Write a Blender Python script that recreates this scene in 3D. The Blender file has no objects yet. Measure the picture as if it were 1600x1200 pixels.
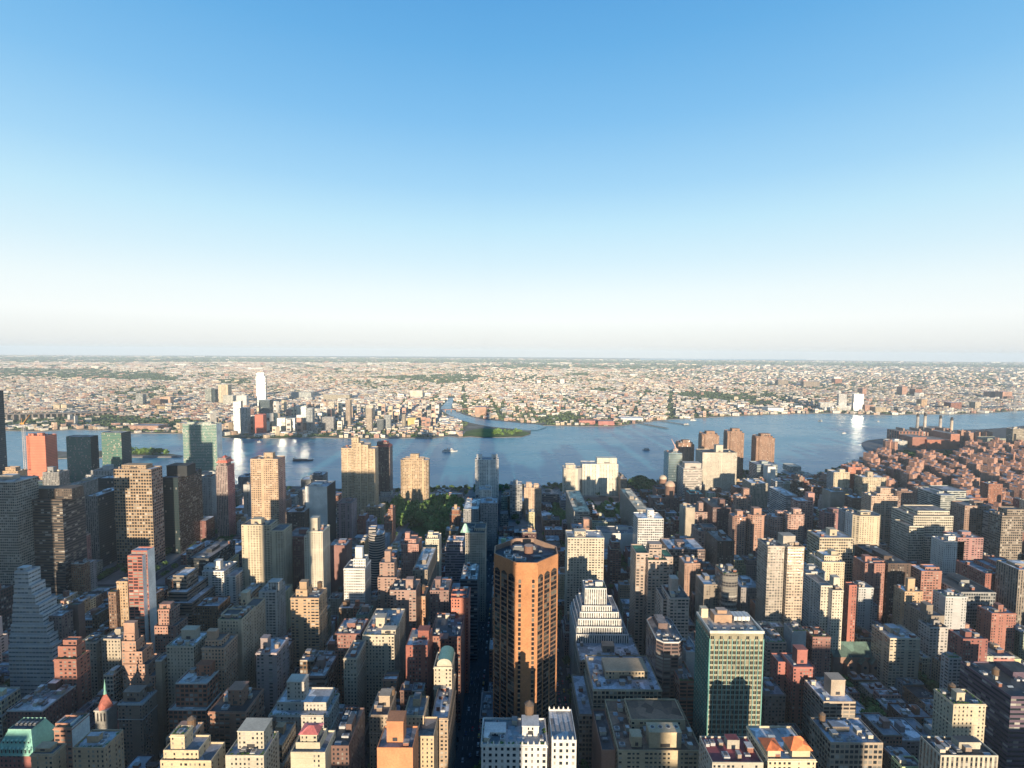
import bpy, math, random
import numpy as np
from mathutils import Vector, Matrix
random.seed(7)
rng = np.random.default_rng(7)
S = bpy.context.scene
COL = S.collection
# ------------------------------------------------------------------ camera
F, CX, CY = 790.0, 800.0, 600.0          # focal length and centre in pixels of a 1600x1200 picture
H = 330.0                                # height of the viewpoint above the river quays
PITCH, ROLL = math.radians(3.62), math.radians(0.42)
r0 = Vector((1, 0, 0)); u0 = Vector((0, math.sin(PITCH), math.cos(PITCH))); fw = Vector((0, math.cos(PITCH), -math.sin(PITCH)))
rt = r0*math.cos(ROLL)+u0*math.sin(ROLL); up = -r0*math.sin(ROLL)+u0*math.cos(ROLL)
cd = bpy.data.cameras.new('camera'); cam = bpy.data.objects.new('camera', cd); COL.objects.link(cam)
cd.sensor_width = 36; cd.lens = 36*F/1600; cd.clip_start = 1; cd.clip_end = 200000
cam.matrix_world = Matrix(((rt.x, up.x, -fw.x, 0), (rt.y, up.y, -fw.y, 0), (rt.z, up.z, -fw.z, H), (0, 0, 0, 1)))
S.camera = cam
# ------------------------------------------------------------------ sky, sun, exposure
SUN_EL = math.radians(8.0); SUN_OFF = math.radians(2.7)
W = bpy.data.worlds.new('World'); S.world = W; W.use_nodes = True
wn = W.node_tree.nodes; wl = W.node_tree.links; bg = wn['Background']
sky = wn.new('ShaderNodeTexSky'); sky.sky_type = 'NISHITA'; sky.sun_disc = False
sky.sun_elevation = SUN_EL; sky.sun_rotation = math.pi-SUN_OFF
sky.air_density = 1.0; sky.dust_density = 0.6; sky.ozone_density = 2.0; sky.altitude = 100
# the sky texture, graded by elevation towards the clear blue of the evening
tc = wn.new('ShaderNodeTexCoord'); sp_ = wn.new('ShaderNodeSeparateXYZ'); wl.new(tc.outputs['Generated'], sp_.inputs[0])
rp = wn.new('ShaderNodeValToRGB'); wl.new(sp_.outputs[2], rp.inputs[0]); el = rp.color_ramp.elements
STOPS = [(0.0, (.76, .77, .78)), (.02, (.84, .86, .86)), (.06, (.95, .98, .98)), (.11, (.86, .95, .97)), (.17, (.68, .87, .96)), (.235, (.53, .80, .95)), (.30, (.37, .67, .92)), (.40, (.22, .53, .86)), (.50, (.135, .43, .79)), (.58, (.095, .36, .73)), (.75, (.05, .22, .53)), (1.0, (.015, .09, .30))]
while len(el) < len(STOPS): el.new(.5)
for e, (p, c) in zip(el, STOPS): e.position = p; e.color = c+(1,)
sc_ = wn.new('ShaderNodeVectorMath'); sc_.operation = 'SCALE'; wl.new(rp.outputs[0], sc_.inputs[0])
mr = wn.new('ShaderNodeMapRange'); wl.new(sp_.outputs[1], mr.inputs[0])      # western sky dimmed a little to set the fill on shaded walls
for i_, v_ in enumerate((-.5, .25, 3.5, 3.95)): mr.inputs[i_+1].default_value = v_
wl.new(mr.outputs[0], sc_.inputs['Scale'])
mx = wn.new('ShaderNodeMix'); mx.data_type = 'RGBA'; mx.inputs[0].default_value = .94
wl.new(sky.outputs[0], mx.inputs[6]); wl.new(sc_.outputs[0], mx.inputs[7]); wl.new(mx.outputs[2], bg.inputs[0]); bg.inputs[1].default_value = 0.13
ld = bpy.data.lights.new('sun', 'SUN'); sun = bpy.data.objects.new('sun', ld); COL.objects.link(sun)
ld.energy = 5.0; ld.angle = math.radians(0.5); ld.color = (1.0, 0.81, 0.58)
sdir = Vector((-math.sin(SUN_OFF)*math.cos(SUN_EL), math.cos(SUN_OFF)*math.cos(SUN_EL), -math.sin(SUN_EL)))
sun.rotation_euler = sdir.to_track_quat('-Z', 'Y').to_euler()
sun.location = (0, -500, 900)
S.view_settings.view_transform = 'Standard'; S.view_settings.look = 'None'
S.view_settings.exposure = 1.0; S.view_settings.gamma = 1; S.view_settings.use_curve_mapping = False
S.render.engine = 'CYCLES'
S.cycles.use_denoising = True; S.cycles.max_bounces = 5; S.cycles.diffuse_bounces = 2; S.cycles.glossy_bounces = 3
S.cycles.volume_bounces = 0

# ------------------------------------------------------------------ picture -> place
def ray(px, py):
    return (fw + rt*((px-CX)/F) - up*((py-CY)/F))
def ground(px, py, z=0.0):
    d = ray(px, py); t = (z-H)/d.z
    return Vector((d.x*t, d.y*t, z))
def plane(px, py, Y):
    d = ray(px, py); t = Y/d.y
    return d.x*t, H+d.z*t
def proj(x, y, z):
    p = Vector((x, y, z-H)); f = p.dot(fw)
    if f <= 1: return None
    return CX+F*p.dot(rt)/f, CY-F*p.dot(up)/f

# ------------------------------------------------------------------ node helpers / materials
def newmat(name):
    m = bpy.data.materials.new(name); m.use_nodes = True
    return m, m.node_tree.nodes, m.node_tree.links, m.node_tree.nodes['Principled BSDF']
class NT:
    def __init__(s, n, l): s.n, s.l = n, l
    def put(s, sock, v):
        if hasattr(v, 'is_output') or isinstance(v, bpy.types.NodeSocket): s.l.new(v, sock)
        else: sock.default_value = v
    def m(s, op, a, b=0.0, c=None):
        x = s.n.new('ShaderNodeMath'); x.operation = op
        s.put(x.inputs[0], a); s.put(x.inputs[1], b)
        if c is not None: s.put(x.inputs[2], c)
        return x.outputs[0]
    def mix(s, f, a, b, bt='MIX'):
        x = s.n.new('ShaderNodeMix'); x.data_type = 'RGBA'; x.blend_type = bt
        s.put(x.inputs[0], f); s.put(x.inputs[6], a); s.put(x.inputs[7], b)
        return x.outputs[2]
    def noise(s, vec, scale, detail=3, rough=.5):
        x = s.n.new('ShaderNodeTexNoise'); x.inputs['Scale'].default_value = scale; x.inputs['Detail'].default_value = detail
        x.inputs['Roughness'].default_value = rough
        if vec is not None: s.l.new(vec, x.inputs['Vector'])
        return x.outputs[0]
    def geo(s): return s.n.new('ShaderNodeNewGeometry').outputs['Position']
    def col(s):
        x = s.n.new('ShaderNodeAttribute'); x.attribute_name = 'Col'; return x.outputs['Color']
    def rng(s, v, a, b, c, d):
        x = s.n.new('ShaderNodeMapRange'); s.put(x.inputs[0], v)
        for i, k in enumerate((a, b, c, d)): x.inputs[i+1].default_value = k
        return x.outputs[0]

def facade(name, ww, wh, glass=(.018, .024, .03), blinds=.22, spandrel=None, band=.12, rough=.1, skip=False, bright=.93):
    m, n, l, b = newmat(name); t = NT(n, l)
    uv = n.new('ShaderNodeUVMap').outputs[0]; sp = n.new('ShaderNodeSeparateXYZ'); l.new(uv, sp.inputs[0])
    u, v = sp.outputs[0], sp.outputs[1]
    fu = t.m('FRACT', u); fv = t.m('FRACT', v)
    mu = t.m('LESS_THAN', t.m('ABSOLUTE', t.m('SUBTRACT', fu, .5)), ww/2)
    mv = t.m('LESS_THAN', t.m('ABSOLUTE', t.m('SUBTRACT', fv, .53)), wh/2)
    oi = n.new('ShaderNodeObjectInfo').outputs['Random']
    if skip:     # some bays are blind
        cw = n.new('ShaderNodeCombineXYZ'); l.new(t.m('FLOOR', u), cw.inputs[0]); l.new(t.m('MULTIPLY', oi, 57), cw.inputs[1])
        w2 = n.new('ShaderNodeTexWhiteNoise'); w2.noise_dimensions = '2D'; l.new(cw.outputs[0], w2.inputs[0])
        wide_ = t.rng(w2.outputs[0], 0, 1, -ww*.22, ww*.22)
        mu = t.m('MULTIPLY', t.m('LESS_THAN', t.m('ABSOLUTE', t.m('SUBTRACT', fu, .5)), t.m('ADD', wide_, ww/2)), t.m('GREATER_THAN', w2.outputs[0], .12))
    mask = t.m('MULTIPLY', mu, mv)
    cx = n.new('ShaderNodeCombineXYZ'); l.new(t.m('FLOOR', u), cx.inputs[0]); l.new(t.m('FLOOR', v), cx.inputs[1]); l.new(t.m('MULTIPLY', oi, 91), cx.inputs[2])
    wnn = n.new('ShaderNodeTexWhiteNoise'); wnn.noise_dimensions = '3D'; l.new(cx.outputs[0], wnn.inputs[0])
    rnd = wnn.outputs[0]
    pos = t.geo()
    wall = t.col()
    k = t.rng(t.noise(pos, .07, 4), .3, .7, .84, 1.12)
    k2 = t.rng(t.noise(pos, .9, 2), .3, .7, .9, 1.08)
    k = t.m('MULTIPLY', k, k2)
    # course lines between storeys
    ln = t.m('LESS_THAN', fv, band)
    k = t.m('MULTIPLY', k, t.m('SUBTRACT', 1.0, t.m('MULTIPLY', ln, .13)))
    vx = n.new('ShaderNodeVectorMath'); vx.operation = 'SCALE'; l.new(wall, vx.inputs[0]); l.new(k, vx.inputs['Scale'])
    wc = vx.outputs[0]
    gl = t.mix(t.m('LESS_THAN', rnd, blinds), glass+(1,), (.20, .19, .17, 1))
    gl = t.mix(t.m('GREATER_THAN', rnd, bright), gl, (.33, .32, .29, 1))
    if spandrel:
        sm = t.m('MULTIPLY', mu, t.m('SUBTRACT', 1.0, mv))
        wc = t.mix(sm, wc, spandrel+(1,))
    base = t.mix(mask, wc, gl)
    l.new(base, b.inputs['Base Color'])
    l.new(t.rng(mask, 0, 1, .85, rough), b.inputs['Roughness'])
    b.inputs['Specular IOR Level'].default_value = .5
    # shallow reveal round each window
    eu = t.m('ABSOLUTE', t.m('SUBTRACT', fu, .5)); bp = n.new('ShaderNodeBump')
    bp.inputs['Strength'].default_value = .35; bp.inputs['Distance'].default_value = .15
    l.new(t.m('SUBTRACT', t.noise(pos, 2.0, 2), mask), bp.inputs['Height']); l.new(bp.outputs[0], b.inputs['Normal'])
    return m
M = {
 'punch': facade('masonry_wall', .42, .50, skip=True), 'pair': facade('masonry_wall_wide_windows', .60, .46, skip=True),
 'band': facade('banded_wall', 1.1, .46, blinds=.12), 'vert': facade('piered_wall', .46, .62, spandrel=(.10, .09, .08)),
 'grid': facade('gridded_wall', .74, .60, blinds=.16), 'glass': facade('curtain_wall', .92, .84, glass=(.02, .035, .04), blinds=.02, rough=.06, band=.02, bright=.992),
 'green': facade('green_curtain_wall', .90, .72, glass=(.05, .14, .12), blinds=.1, rough=.08, band=.02),
 'net': facade('debris_netting', .70, .55, glass=(.30, .085, .05), blinds=0, bright=1.1, rough=.7),
 'rib': facade('ribbon_wall', .90, .40, glass=(.10, .12, .14), blinds=.35, band=.1),
 'balc': facade('balconied_wall', .86, .58, glass=(.03, .03, .035), blinds=.3, band=.16),
}
def mirrormat(wd=.38):
    m, n, l, b = newmat('sun_coated_glass'); t = NT(n, l); uv = n.new('ShaderNodeUVMap').outputs[0]; sp = n.new('ShaderNodeSeparateXYZ'); l.new(uv, sp.inputs[0])
    mu = t.m('LESS_THAN', t.m('ABSOLUTE', t.m('SUBTRACT', t.m('FRACT', sp.outputs[0]), .5)), wd); mv = t.m('LESS_THAN', t.m('ABSOLUTE', t.m('SUBTRACT', t.m('FRACT', sp.outputs[1]), .5)), .4); k = t.m('MULTIPLY', mu, mv)
    l.new(t.m('MULTIPLY', k, .95), b.inputs['Metallic']); cw = n.new('ShaderNodeCombineXYZ'); l.new(t.m('FLOOR', sp.outputs[0]), cw.inputs[0]); l.new(t.m('FLOOR', sp.outputs[1]), cw.inputs[1])
    w2 = n.new('ShaderNodeTexWhiteNoise'); w2.noise_dimensions = '2D'; l.new(cw.outputs[0], w2.inputs[0])
    l.new(t.mix(k, t.col(), t.mix(w2.outputs[0], (.18, .22, .22, 1), (.80, .84, .84, 1))), b.inputs['Base Color']); l.new(t.rng(k, 0, 1, .7, .2), b.inputs['Roughness'])
    return m
M['mirror'] = mirrormat(); M['mirror_narrow'] = mirrormat(.24)
STY = {'mirror': (5, 4), 'mirror_narrow': (5, 4), 'net': (2.8, 3.7), 'rib': (3.0, 3.7), 'punch': (2.7, 3.0), 'pair': (3.7, 3.05), 'band': (4.0, 3.7), 'vert': (2.9, 3.4), 'grid': (2.8, 3.7), 'glass': (2.2, 3.8), 'green': (2.0, 3.8), 'balc': (5.0, 3.0), 'blank': (9e9, 9e9)}

def simple(name, rough=.8, n1=(.06, .75, 1.2), n2=(.8, .85, 1.12), bump=0, spec=.5, metal=0, attr=True, color=None):
    m, n, l, b = newmat(name); t = NT(n, l); pos = t.geo()
    k = t.m('MULTIPLY', t.rng(t.noise(pos, n1[0], 5), .3, .7, n1[1], n1[2]), t.rng(t.noise(pos, n2[0], 3), .3, .7, n2[1], n2[2]))
    vx = n.new('ShaderNodeVectorMath'); vx.operation = 'SCALE'
    if attr: l.new(t.col(), vx.inputs[0])
    else: vx.inputs[0].default_value = color
    l.new(k, vx.inputs['Scale']); l.new(vx.outputs[0], b.inputs['Base Color'])
    b.inputs['Roughness'].default_value = rough; b.inputs['Specular IOR Level'].default_value = spec; b.inputs['Metallic'].default_value = metal
    if bump:
        bp = n.new('ShaderNodeBump'); bp.inputs['Strength'].default_value = bump; bp.inputs['Distance'].default_value = .3
        l.new(t.noise(pos, 1.5, 3), bp.inputs['Height']); l.new(bp.outputs[0], b.inputs['Normal'])
    return m
M['blank'] = simple('plain_masonry', .85)
def roofmat():
    m, n, l, b = newmat('roof_membrane'); t = NT(n, l); pos = t.geo()
    c = t.col()
    v = n.new('ShaderNodeTexVoronoi'); v.inputs['Scale'].default_value = .13; l.new(pos, v.inputs['Vector'])
    sep = n.new('ShaderNodeSeparateColor'); l.new(v.outputs['Color'], sep.inputs[0])
    k = t.m('MULTIPLY', t.rng(sep.outputs[0], 0, 1, .45, 1.5), t.rng(t.noise(pos, .5, 5, .65), .3, .7, .7, 1.25))
    vx = n.new('ShaderNodeVectorMath'); vx.operation = 'SCALE'; l.new(c, vx.inputs[0]); l.new(k, vx.inputs['Scale'])
    l.new(vx.outputs[0], b.inputs['Base Color']); b.inputs['Roughness'].default_value = .75
    return m
M['roof'] = roofmat()
M['metal'] = simple('painted_metal', .45, metal=.0)
M['wood'] = simple('weathered_wood', .85)
M['leaf'] = simple('foliage', .75, n1=(.05, .6, 1.4), n2=(.6, .7, 1.35), spec=.2)
M['bark'] = simple('bark', .9)
M['pave'] = simple('pavement_concrete', .85)
M['copper'] = simple('verdigris_copper', .6)
M['carpaint'] = simple('car_paint', .25)

def asphalt():
    m, n, l, b = newmat('asphalt'); t = NT(n, l); pos = t.geo()
    a = t.mix(t.rng(t.noise(pos, .03, 5), .3, .7, 0, 1), (.030, .033, .038, 1), (.062, .064, .068, 1))
    a = t.mix(t.rng(t.noise(pos, .5, 4), .45, .75, 0, .6), a, (.085, .085, .085, 1))
    l.new(a, b.inputs['Base Color']); b.inputs['Roughness'].default_value = .85
    return m
M['asphalt'] = asphalt()
def landmat(name, c1, c2, c3, s=1.0):
    m, n, l, b = newmat(name); t = NT(n, l); pos = t.geo()
    a = t.mix(t.rng(t.noise(pos, .0012*s, 6, .6), .42, .58, 0, 1), c1+(1,), c2+(1,))
    a = t.mix(t.rng(t.noise(pos, .012*s, 4, .6), .5, .62, 0, 1), a, c3+(1,))
    l.new(a, b.inputs['Base Color']); b.inputs['Roughness'].default_value = .95; b.inputs['Specular IOR Level'].default_value = .1
    return m
M['land'] = landmat('borough_ground', (.20, .18, .15), (.06, .085, .04), (.26, .235, .20))
M['grass'] = simple('lawn', .9, n1=(.02, .7, 1.3), spec=.1)
def water():
    m, n, l, b = newmat('river_water'); t = NT(n, l); pos = t.geo()
    mp = n.new('ShaderNodeMapping'); mp.inputs['Scale'].default_value = (1, 2.2, 1); l.new(pos, mp.inputs[0])
    big = t.noise(mp.outputs[0], .003, 6, .6)
    a = t.mix(t.rng(big, .38, .62, 0, 1), (.03, .215, .30, 1), (.045, .25, .34, 1))
    l.new(a, b.inputs['Base Color']); b.inputs['IOR'].default_value = 1.33
    l.new(t.rng(big, .35, .65, .22, .32), b.inputs['Roughness'])
    w1 = t.noise(mp.outputs[0], .11, 3, .6); w2 = t.noise(mp.outputs[0], .022, 3, .5)
    b1 = n.new('ShaderNodeBump'); b1.inputs['Strength'].default_value = .9; b1.inputs['Distance'].default_value = .5; l.new(w1, b1.inputs['Height'])
    b2 = n.new('ShaderNodeBump'); b2.inputs['Strength'].default_value = .4; b2.inputs['Distance'].default_value = 1.6; l.new(w2, b2.inputs['Height']); l.new(b1.outputs[0], b2.inputs['Normal'])
    l.new(b2.outputs[0], b.inputs['Normal'])
    return m
M['water'] = water()

# ------------------------------------------------------------------ mesh building
ALB = .72      # scales wall colours down, roofs exempt, so shade reads deeper
class MB:
    def __init__(s): s.v = []; s.f = []; s.uv = []; s.c = []; s.mi = []; s.mats = []
    def mat(s, k):
        if k not in s.mats: s.mats.append(k)
        return s.mats.index(k)
    def quad(s, pts, col, mat, uv=None):
        b = len(s.v); s.v += [tuple(p) for p in pts]; s.f.append(tuple(range(b, b+len(pts))))
        s.uv += uv if uv else [(0, 0)]*len(pts); s.c.append(tuple(q*(1.0 if mat == 'roof' else ALB) for q in col) if mat not in ('leaf', 'paneglass', 'carpaint', 'grass') else col); s.mi.append(s.mat(mat))
    def walls(s, poly, z0, z1, col, mat, bay=9e9, fl=9e9, smooth=False):
        nf = max(1, round((z1-z0)/fl)) if fl < 1e8 else 0
        for i in range(len(poly)):
            a, b = poly[i], poly[(i+1) % len(poly)]
            L = math.hypot(b[0]-a[0], b[1]-a[1]); nb = max(1, round(L/bay)) if bay < 1e8 else 0
            if nb and nf: uv = [(0, 0), (nb, 0), (nb, nf), (0, nf)]
            else: uv = None
            s.quad([(a[0], a[1], z0), (b[0], b[1], z0), (b[0], b[1], z1), (a[0], a[1], z1)], col, mat, uv)
    def cap(s, poly, z, col, mat): s.quad([(p[0], p[1], z) for p in poly], col, mat)
    def prism(s, poly, z0, z1, col, mat, topcol=None, topmat=None, bay=9e9, fl=9e9):
        s.walls(poly, z0, z1, col, mat, bay, fl); s.cap(poly, z1, topcol or col, topmat or mat)
    def box(s, x0, x1, y0, y1, z0, z1, col, mat, **k): s.prism(rect(x0, x1, y0, y1), z0, z1, col, mat, **k)
    def cone(s, cx, cy, r, z0, z1, col, mat, n=10, r2=0.0):
        for i in range(n):
            a, b = 2*math.pi*i/n, 2*math.pi*(i+1)/n
            p = [(cx+r*math.cos(a), cy+r*math.sin(a), z0), (cx+r*math.cos(b), cy+r*math.sin(b), z0)]
            if r2: p += [(cx+r2*math.cos(b), cy+r2*math.sin(b), z1), (cx+r2*math.cos(a), cy+r2*math.sin(a), z1)]
            else: p += [(cx, cy, z1)]
            s.quad(p, col, mat)
        if r2: s.cap(circle(cx, cy, r2, n), z1, col, mat)
    def beam(s, a, b, r, col, mat, n=4):
        a, b = Vector(a), Vector(b); d = (b-a).normalized(); q = d.orthogonal().normalized(); w = d.cross(q)
        ra = [a+(q*math.cos(2*math.pi*i/n)+w*math.sin(2*math.pi*i/n))*r for i in range(n)]; rb = [p+(b-a) for p in ra]
        for i in range(n): j = (i+1) % n; s.quad([ra[i], ra[j], rb[j], rb[i]], col, mat)
        s.quad(ra[::-1], col, mat); s.quad(rb, col, mat)
    def build(s, name, parent=None, loc=(0, 0, 0)):
        me = bpy.data.meshes.new(name); me.from_pydata(s.v, [], s.f)
        for k in s.mats: me.materials.append(M[k])
        me.polygons.foreach_set('material_index', s.mi)
        ul = me.uv_layers.new(name='UVMap'); ul.data.foreach_set('uv', np.array(s.uv, 'f').ravel())
        at = me.attributes.new('Col', 'FLOAT_COLOR', 'FACE')
        at.data.foreach_set('color', np.array([tuple(c)+(1,) for c in s.c], 'f').ravel())
        o = bpy.data.objects.new(name, me); COL.objects.link(o); o.location = loc
        if parent is not None: o.parent = parent
        return o
def rect(x0, x1, y0, y1): return [(x0, y0), (x1, y0), (x1, y1), (x0, y1)]
def circle(cx, cy, r, n=12, ph=0): return [(cx+r*math.cos(ph+2*math.pi*i/n), cy+r*math.sin(ph+2*math.pi*i/n)) for i in range(n)]
def inset(poly, d):
    out = []; n = len(poly)
    for i in range(n):
        p0, p1, p2 = Vector(poly[i-1]), Vector(poly[i]), Vector(poly[(i+1) % n])
        e1 = (p1-p0).normalized(); e2 = (p2-p1).normalized()
        n1 = Vector((-e1.y, e1.x)); n2 = Vector((-e2.y, e2.x)); k = 1+n1.dot(n2)
        q = p1+(n1+n2)*(d/max(k, .3)); out.append((q.x, q.y))
    return out
def rot(poly, c, a):
    ca, sa = math.cos(a), math.sin(a)
    return [(c[0]+(p[0]-c[0])*ca-(p[1]-c[1])*sa, c[1]+(p[0]-c[0])*sa+(p[1]-c[1])*ca) for p in poly]
def empty(name, loc, label=None, cat=None, group=None, rz=0):
    o = bpy.data.objects.new(name, None); COL.objects.link(o); o.location = loc; o.rotation_euler.z = rz
    o.empty_display_size = 5
    return tag(o, label, cat, group)
def tag(o, label=None, cat=None, group=None, kind=None):
    if label: o['label'] = label
    if cat: o['category'] = cat
    if group: o['group'] = group
    if kind: o['kind'] = kind
    return o

# colours (albedo)
C = dict(red=(.27, .12, .09), brick=(.33, .15, .10), brown=(.21, .125, .085), dkbrown=(.11, .075, .06), tan=(.50, .35, .22), cream=(.62, .52, .37),
 pale=(.66, .60, .48), white=(.74, .73, .69), grey=(.33, .33, .33), lgrey=(.50, .50, .49), beige=(.47, .41, .32), pink=(.46, .27, .20),
 orange=(.62, .27, .10), dark=(.035, .04, .045), black=(.015, .018, .02), green=(.16, .30, .25), copper=(.20, .46, .38), terra=(.55, .17, .08),
 slate=(.16, .18, .20), taupe=(.30, .25, .20), rosy=(.44, .26, .19), salmon=(.52, .23, .16), purple=(.13, .09, .13), blue=(.16, .25, .33))
RC = [(.34, .36, .39), (.46, .48, .51), (.24, .25, .28), (.12, .125, .135), (.60, .62, .65), (.20, .18, .17), (.38, .38, .38), (.065, .07, .075)]

HERO = []    # footprints (x0,x1,y0,y1) of placed buildings, in world metres
GUARD = []   # (pxl, pxr, ybottom, Y): what nearer infill must leave visible

_protos = {}
def tank_proto():
    if 'tank' in _protos: return _protos['tank']
    m = MB()
    m.prism(circle(0, 0, 2.2, 12), 3.2, 7.6, (.16, .10, .06), 'wood')
    legs = MB()
    for a in range(4):
        x, y = 1.5*math.cos(a*math.pi/2+.78), 1.5*math.sin(a*math.pi/2+.78)
        legs.beam((x, y, 0), (x, y, 3.2), .16, (.08, .07, .065), 'metal')
    legs.beam((-1.06, -1.06, .4), (1.06, -1.06, 2.9), .09, (.08, .07, .065), 'metal')
    legs.box(-1.9, 1.9, -1.9, 1.9, 2.95, 3.2, (.08, .07, .065), 'metal')
    rf = MB(); rf.cone(0, 0, 2.45, 7.6, 9.4, (.13, .10, .08), 'wood', 12)
    ob = []
    for nm, k in (('tank_barrel', m), ('tank_stand', legs), ('tank_roof', rf)):
        o = k.build(nm); ob.append(o.data); bpy.data.objects.remove(o)
    _protos['tank'] = ob; return ob
def add_tank(root, x, y, z, s=1.0):
    b, st, rf = tank_proto()
    t = bpy.data.objects.new('water_tank', b); COL.objects.link(t); t.parent = root; t.location = (x, y, z); t.scale = (s, s, s)
    for nm, me in (('tank_stand', st), ('tank_roof', rf)):
        o = bpy.data.objects.new(nm, me); COL.objects.link(o); o.parent = t
def unit_mesh(kind):
    if kind in _protos: return _protos[kind]
    m = MB()
    if kind == 'unit':
        m.box(-.5, .5, -.5, .5, 0, .8, (.5, .51, .52), 'metal'); m.prism(circle(0, 0, .34, 8), .8, 1.0, (.12, .12, .13), 'metal')
    elif kind == 'unitdark':
        m.box(-.5, .5, -.5, .5, 0, .75, (.14, .15, .16), 'metal'); m.box(-.35, .35, -.3, .3, .75, 1.0, (.3, .31, .32), 'metal')
    elif kind == 'bulk':
        m.box(-.5, .5, -.5, .5, 0, .93, (.36, .27, .21), 'blank', topcol=(.2, .2, .21), topmat='roof'); m.box(-.54, .54, -.54, .54, .93, 1.0, (.45, .44, .42), 'blank')
    elif kind == 'bulkred':
        m.box(-.5, .5, -.5, .5, 0, .93, (.30, .13, .09), 'blank'); m.box(-.54, .54, -.54, .54, .93, 1.0, (.35, .34, .33), 'roof')
    elif kind == 'bulkpale':
        m.box(-.5, .5, -.5, .5, 0, .93, (.56, .50, .40), 'blank'); m.box(-.54, .54, -.54, .54, .93, 1.0, (.45, .44, .42), 'roof')
    elif kind == 'sky':
        m.quad([(-.5, -.5, 0), (.5, -.5, 0), (.5, 0, 1), (-.5, 0, 1)], (.35, .42, .48), 'metal'); m.quad([(.5, .5, 0), (-.5, .5, 0), (-.5, 0, 1), (.5, 0, 1)], (.35, .42, .48), 'metal')
        m.quad([(.5, -.5, 0), (.5, .5, 0), (.5, 0, 1)], (.2, .2, .2), 'metal'); m.quad([(-.5, .5, 0), (-.5, -.5, 0), (-.5, 0, 1)], (.2, .2, .2), 'metal')
    o = m.build(kind); me = o.data; bpy.data.objects.remove(o); _protos[kind] = me; return me
UN = {'unit': 'cooling_unit', 'unitdark': 'cooling_unit', 'bulk': 'stair_bulkhead', 'bulkred': 'stair_bulkhead', 'bulkpale': 'stair_bulkhead', 'sky': 'skylight'}
def add_unit(root, kind, x, y, z, sx, sy, sz):
    o = bpy.data.objects.new(UN[kind], unit_mesh(kind)); COL.objects.link(o); o.parent = root; o.location = (x, y, z); o.scale = (sx, sy, sz); return o
def clutter(root, x0, x1, y0, y1, z, n, rnd, avoid=()):
    """rooftop machinery inside a rectangle given in the building's own coordinates"""
    put = list(avoid)
    for _ in range(n*3):
        if n <= 0 or x1-x0 < 5 or y1-y0 < 5: break
        k = rnd.choice(['unit', 'unit', 'unitdark', 'bulk', 'bulkred', 'bulkpale', 'sky', 'unit'])
        sx, sy = (rnd.uniform(2, 4.5), rnd.uniform(2, 4.5)); sz = rnd.uniform(1.3, 2.4)
        if k.startswith('bulk'): sz = rnd.uniform(2.6, 3.6)
        if k == 'sky': sz = .8
        x, y = rnd.uniform(x0+sx/2, x1-sx/2), rnd.uniform(y0+sy/2, y1-sy/2)
        if any(abs(x-a)*2 < sx+w+.3 and abs(y-b)*2 < sy+d+.3 for a, b, w, d in put): continue
        put.append((x, y, sx, sy)); add_unit(root, k, x, y, z+.01, sx, sy, sz); n -= 1

def tower_meshes(root, tiers, style, col, roofc, par=1.1, bay=None, fl=None, side=None, name='wall', trim=None):
    """tiers: list of (poly, z0, z1) in local coordinates; one wall mesh, one roof mesh"""
    w = MB(); rf = MB(); b0, f0 = STY[style]; bay = bay or b0; fl = fl or f0
    for i, (poly, z0, z1) in enumerate(tiers):
        w.walls(poly, z0, z1, col, style if style != 'blank' else 'blank', bay, fl)
        w.walls(poly, z1, z1+par, trim or col, 'blank'); ip = inset(poly, .45)
        n = len(poly)
        for k in range(n):
            j = (k+1) % n
            w.quad([(poly[k][0], poly[k][1], z1+par), (poly[j][0], poly[j][1], z1+par), (ip[j][0], ip[j][1], z1+par), (ip[k][0], ip[k][1], z1+par)], trim or tuple(min(.8, c*1.15) for c in col), 'blank')
            w.quad([(ip[k][0], ip[k][1], z1), (ip[k][0], ip[k][1], z1+par), (ip[j][0], ip[j][1], z1+par), (ip[j][0], ip[j][1], z1)], col, 'blank')
        rf.cap(ip, z1+.02, roofc, 'roof')
    if name == 'cornice':
        cz = MB(); tc_ = trim or tuple(min(.8, c*1.3) for c in col)
        for i, (poly, z0, z1) in enumerate(tiers):
            if i: continue
            o_ = inset(poly, -.45); n = len(poly)
            for (za, zb_) in ((z1-.3, z1+.35), (z1*.8, z1*.8+.3)):
                cz.walls(o_, za, zb_, tc_, 'blank')
                for k in range(n):
                    j = (k+1) % n
                    cz.quad([(o_[k][0], o_[k][1], zb_), (o_[j][0], o_[j][1], zb_), (poly[j][0], poly[j][1], zb_), (poly[k][0], poly[k][1], zb_)], tc_, 'blank')
        cz.build('cornice', root)
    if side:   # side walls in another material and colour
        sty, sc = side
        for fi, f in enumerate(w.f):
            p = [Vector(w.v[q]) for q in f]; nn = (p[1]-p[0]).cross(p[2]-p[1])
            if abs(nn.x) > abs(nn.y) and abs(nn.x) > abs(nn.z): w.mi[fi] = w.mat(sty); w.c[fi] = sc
    a = w.build(name, root); b = rf.build('roof', root); return a, b

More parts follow.
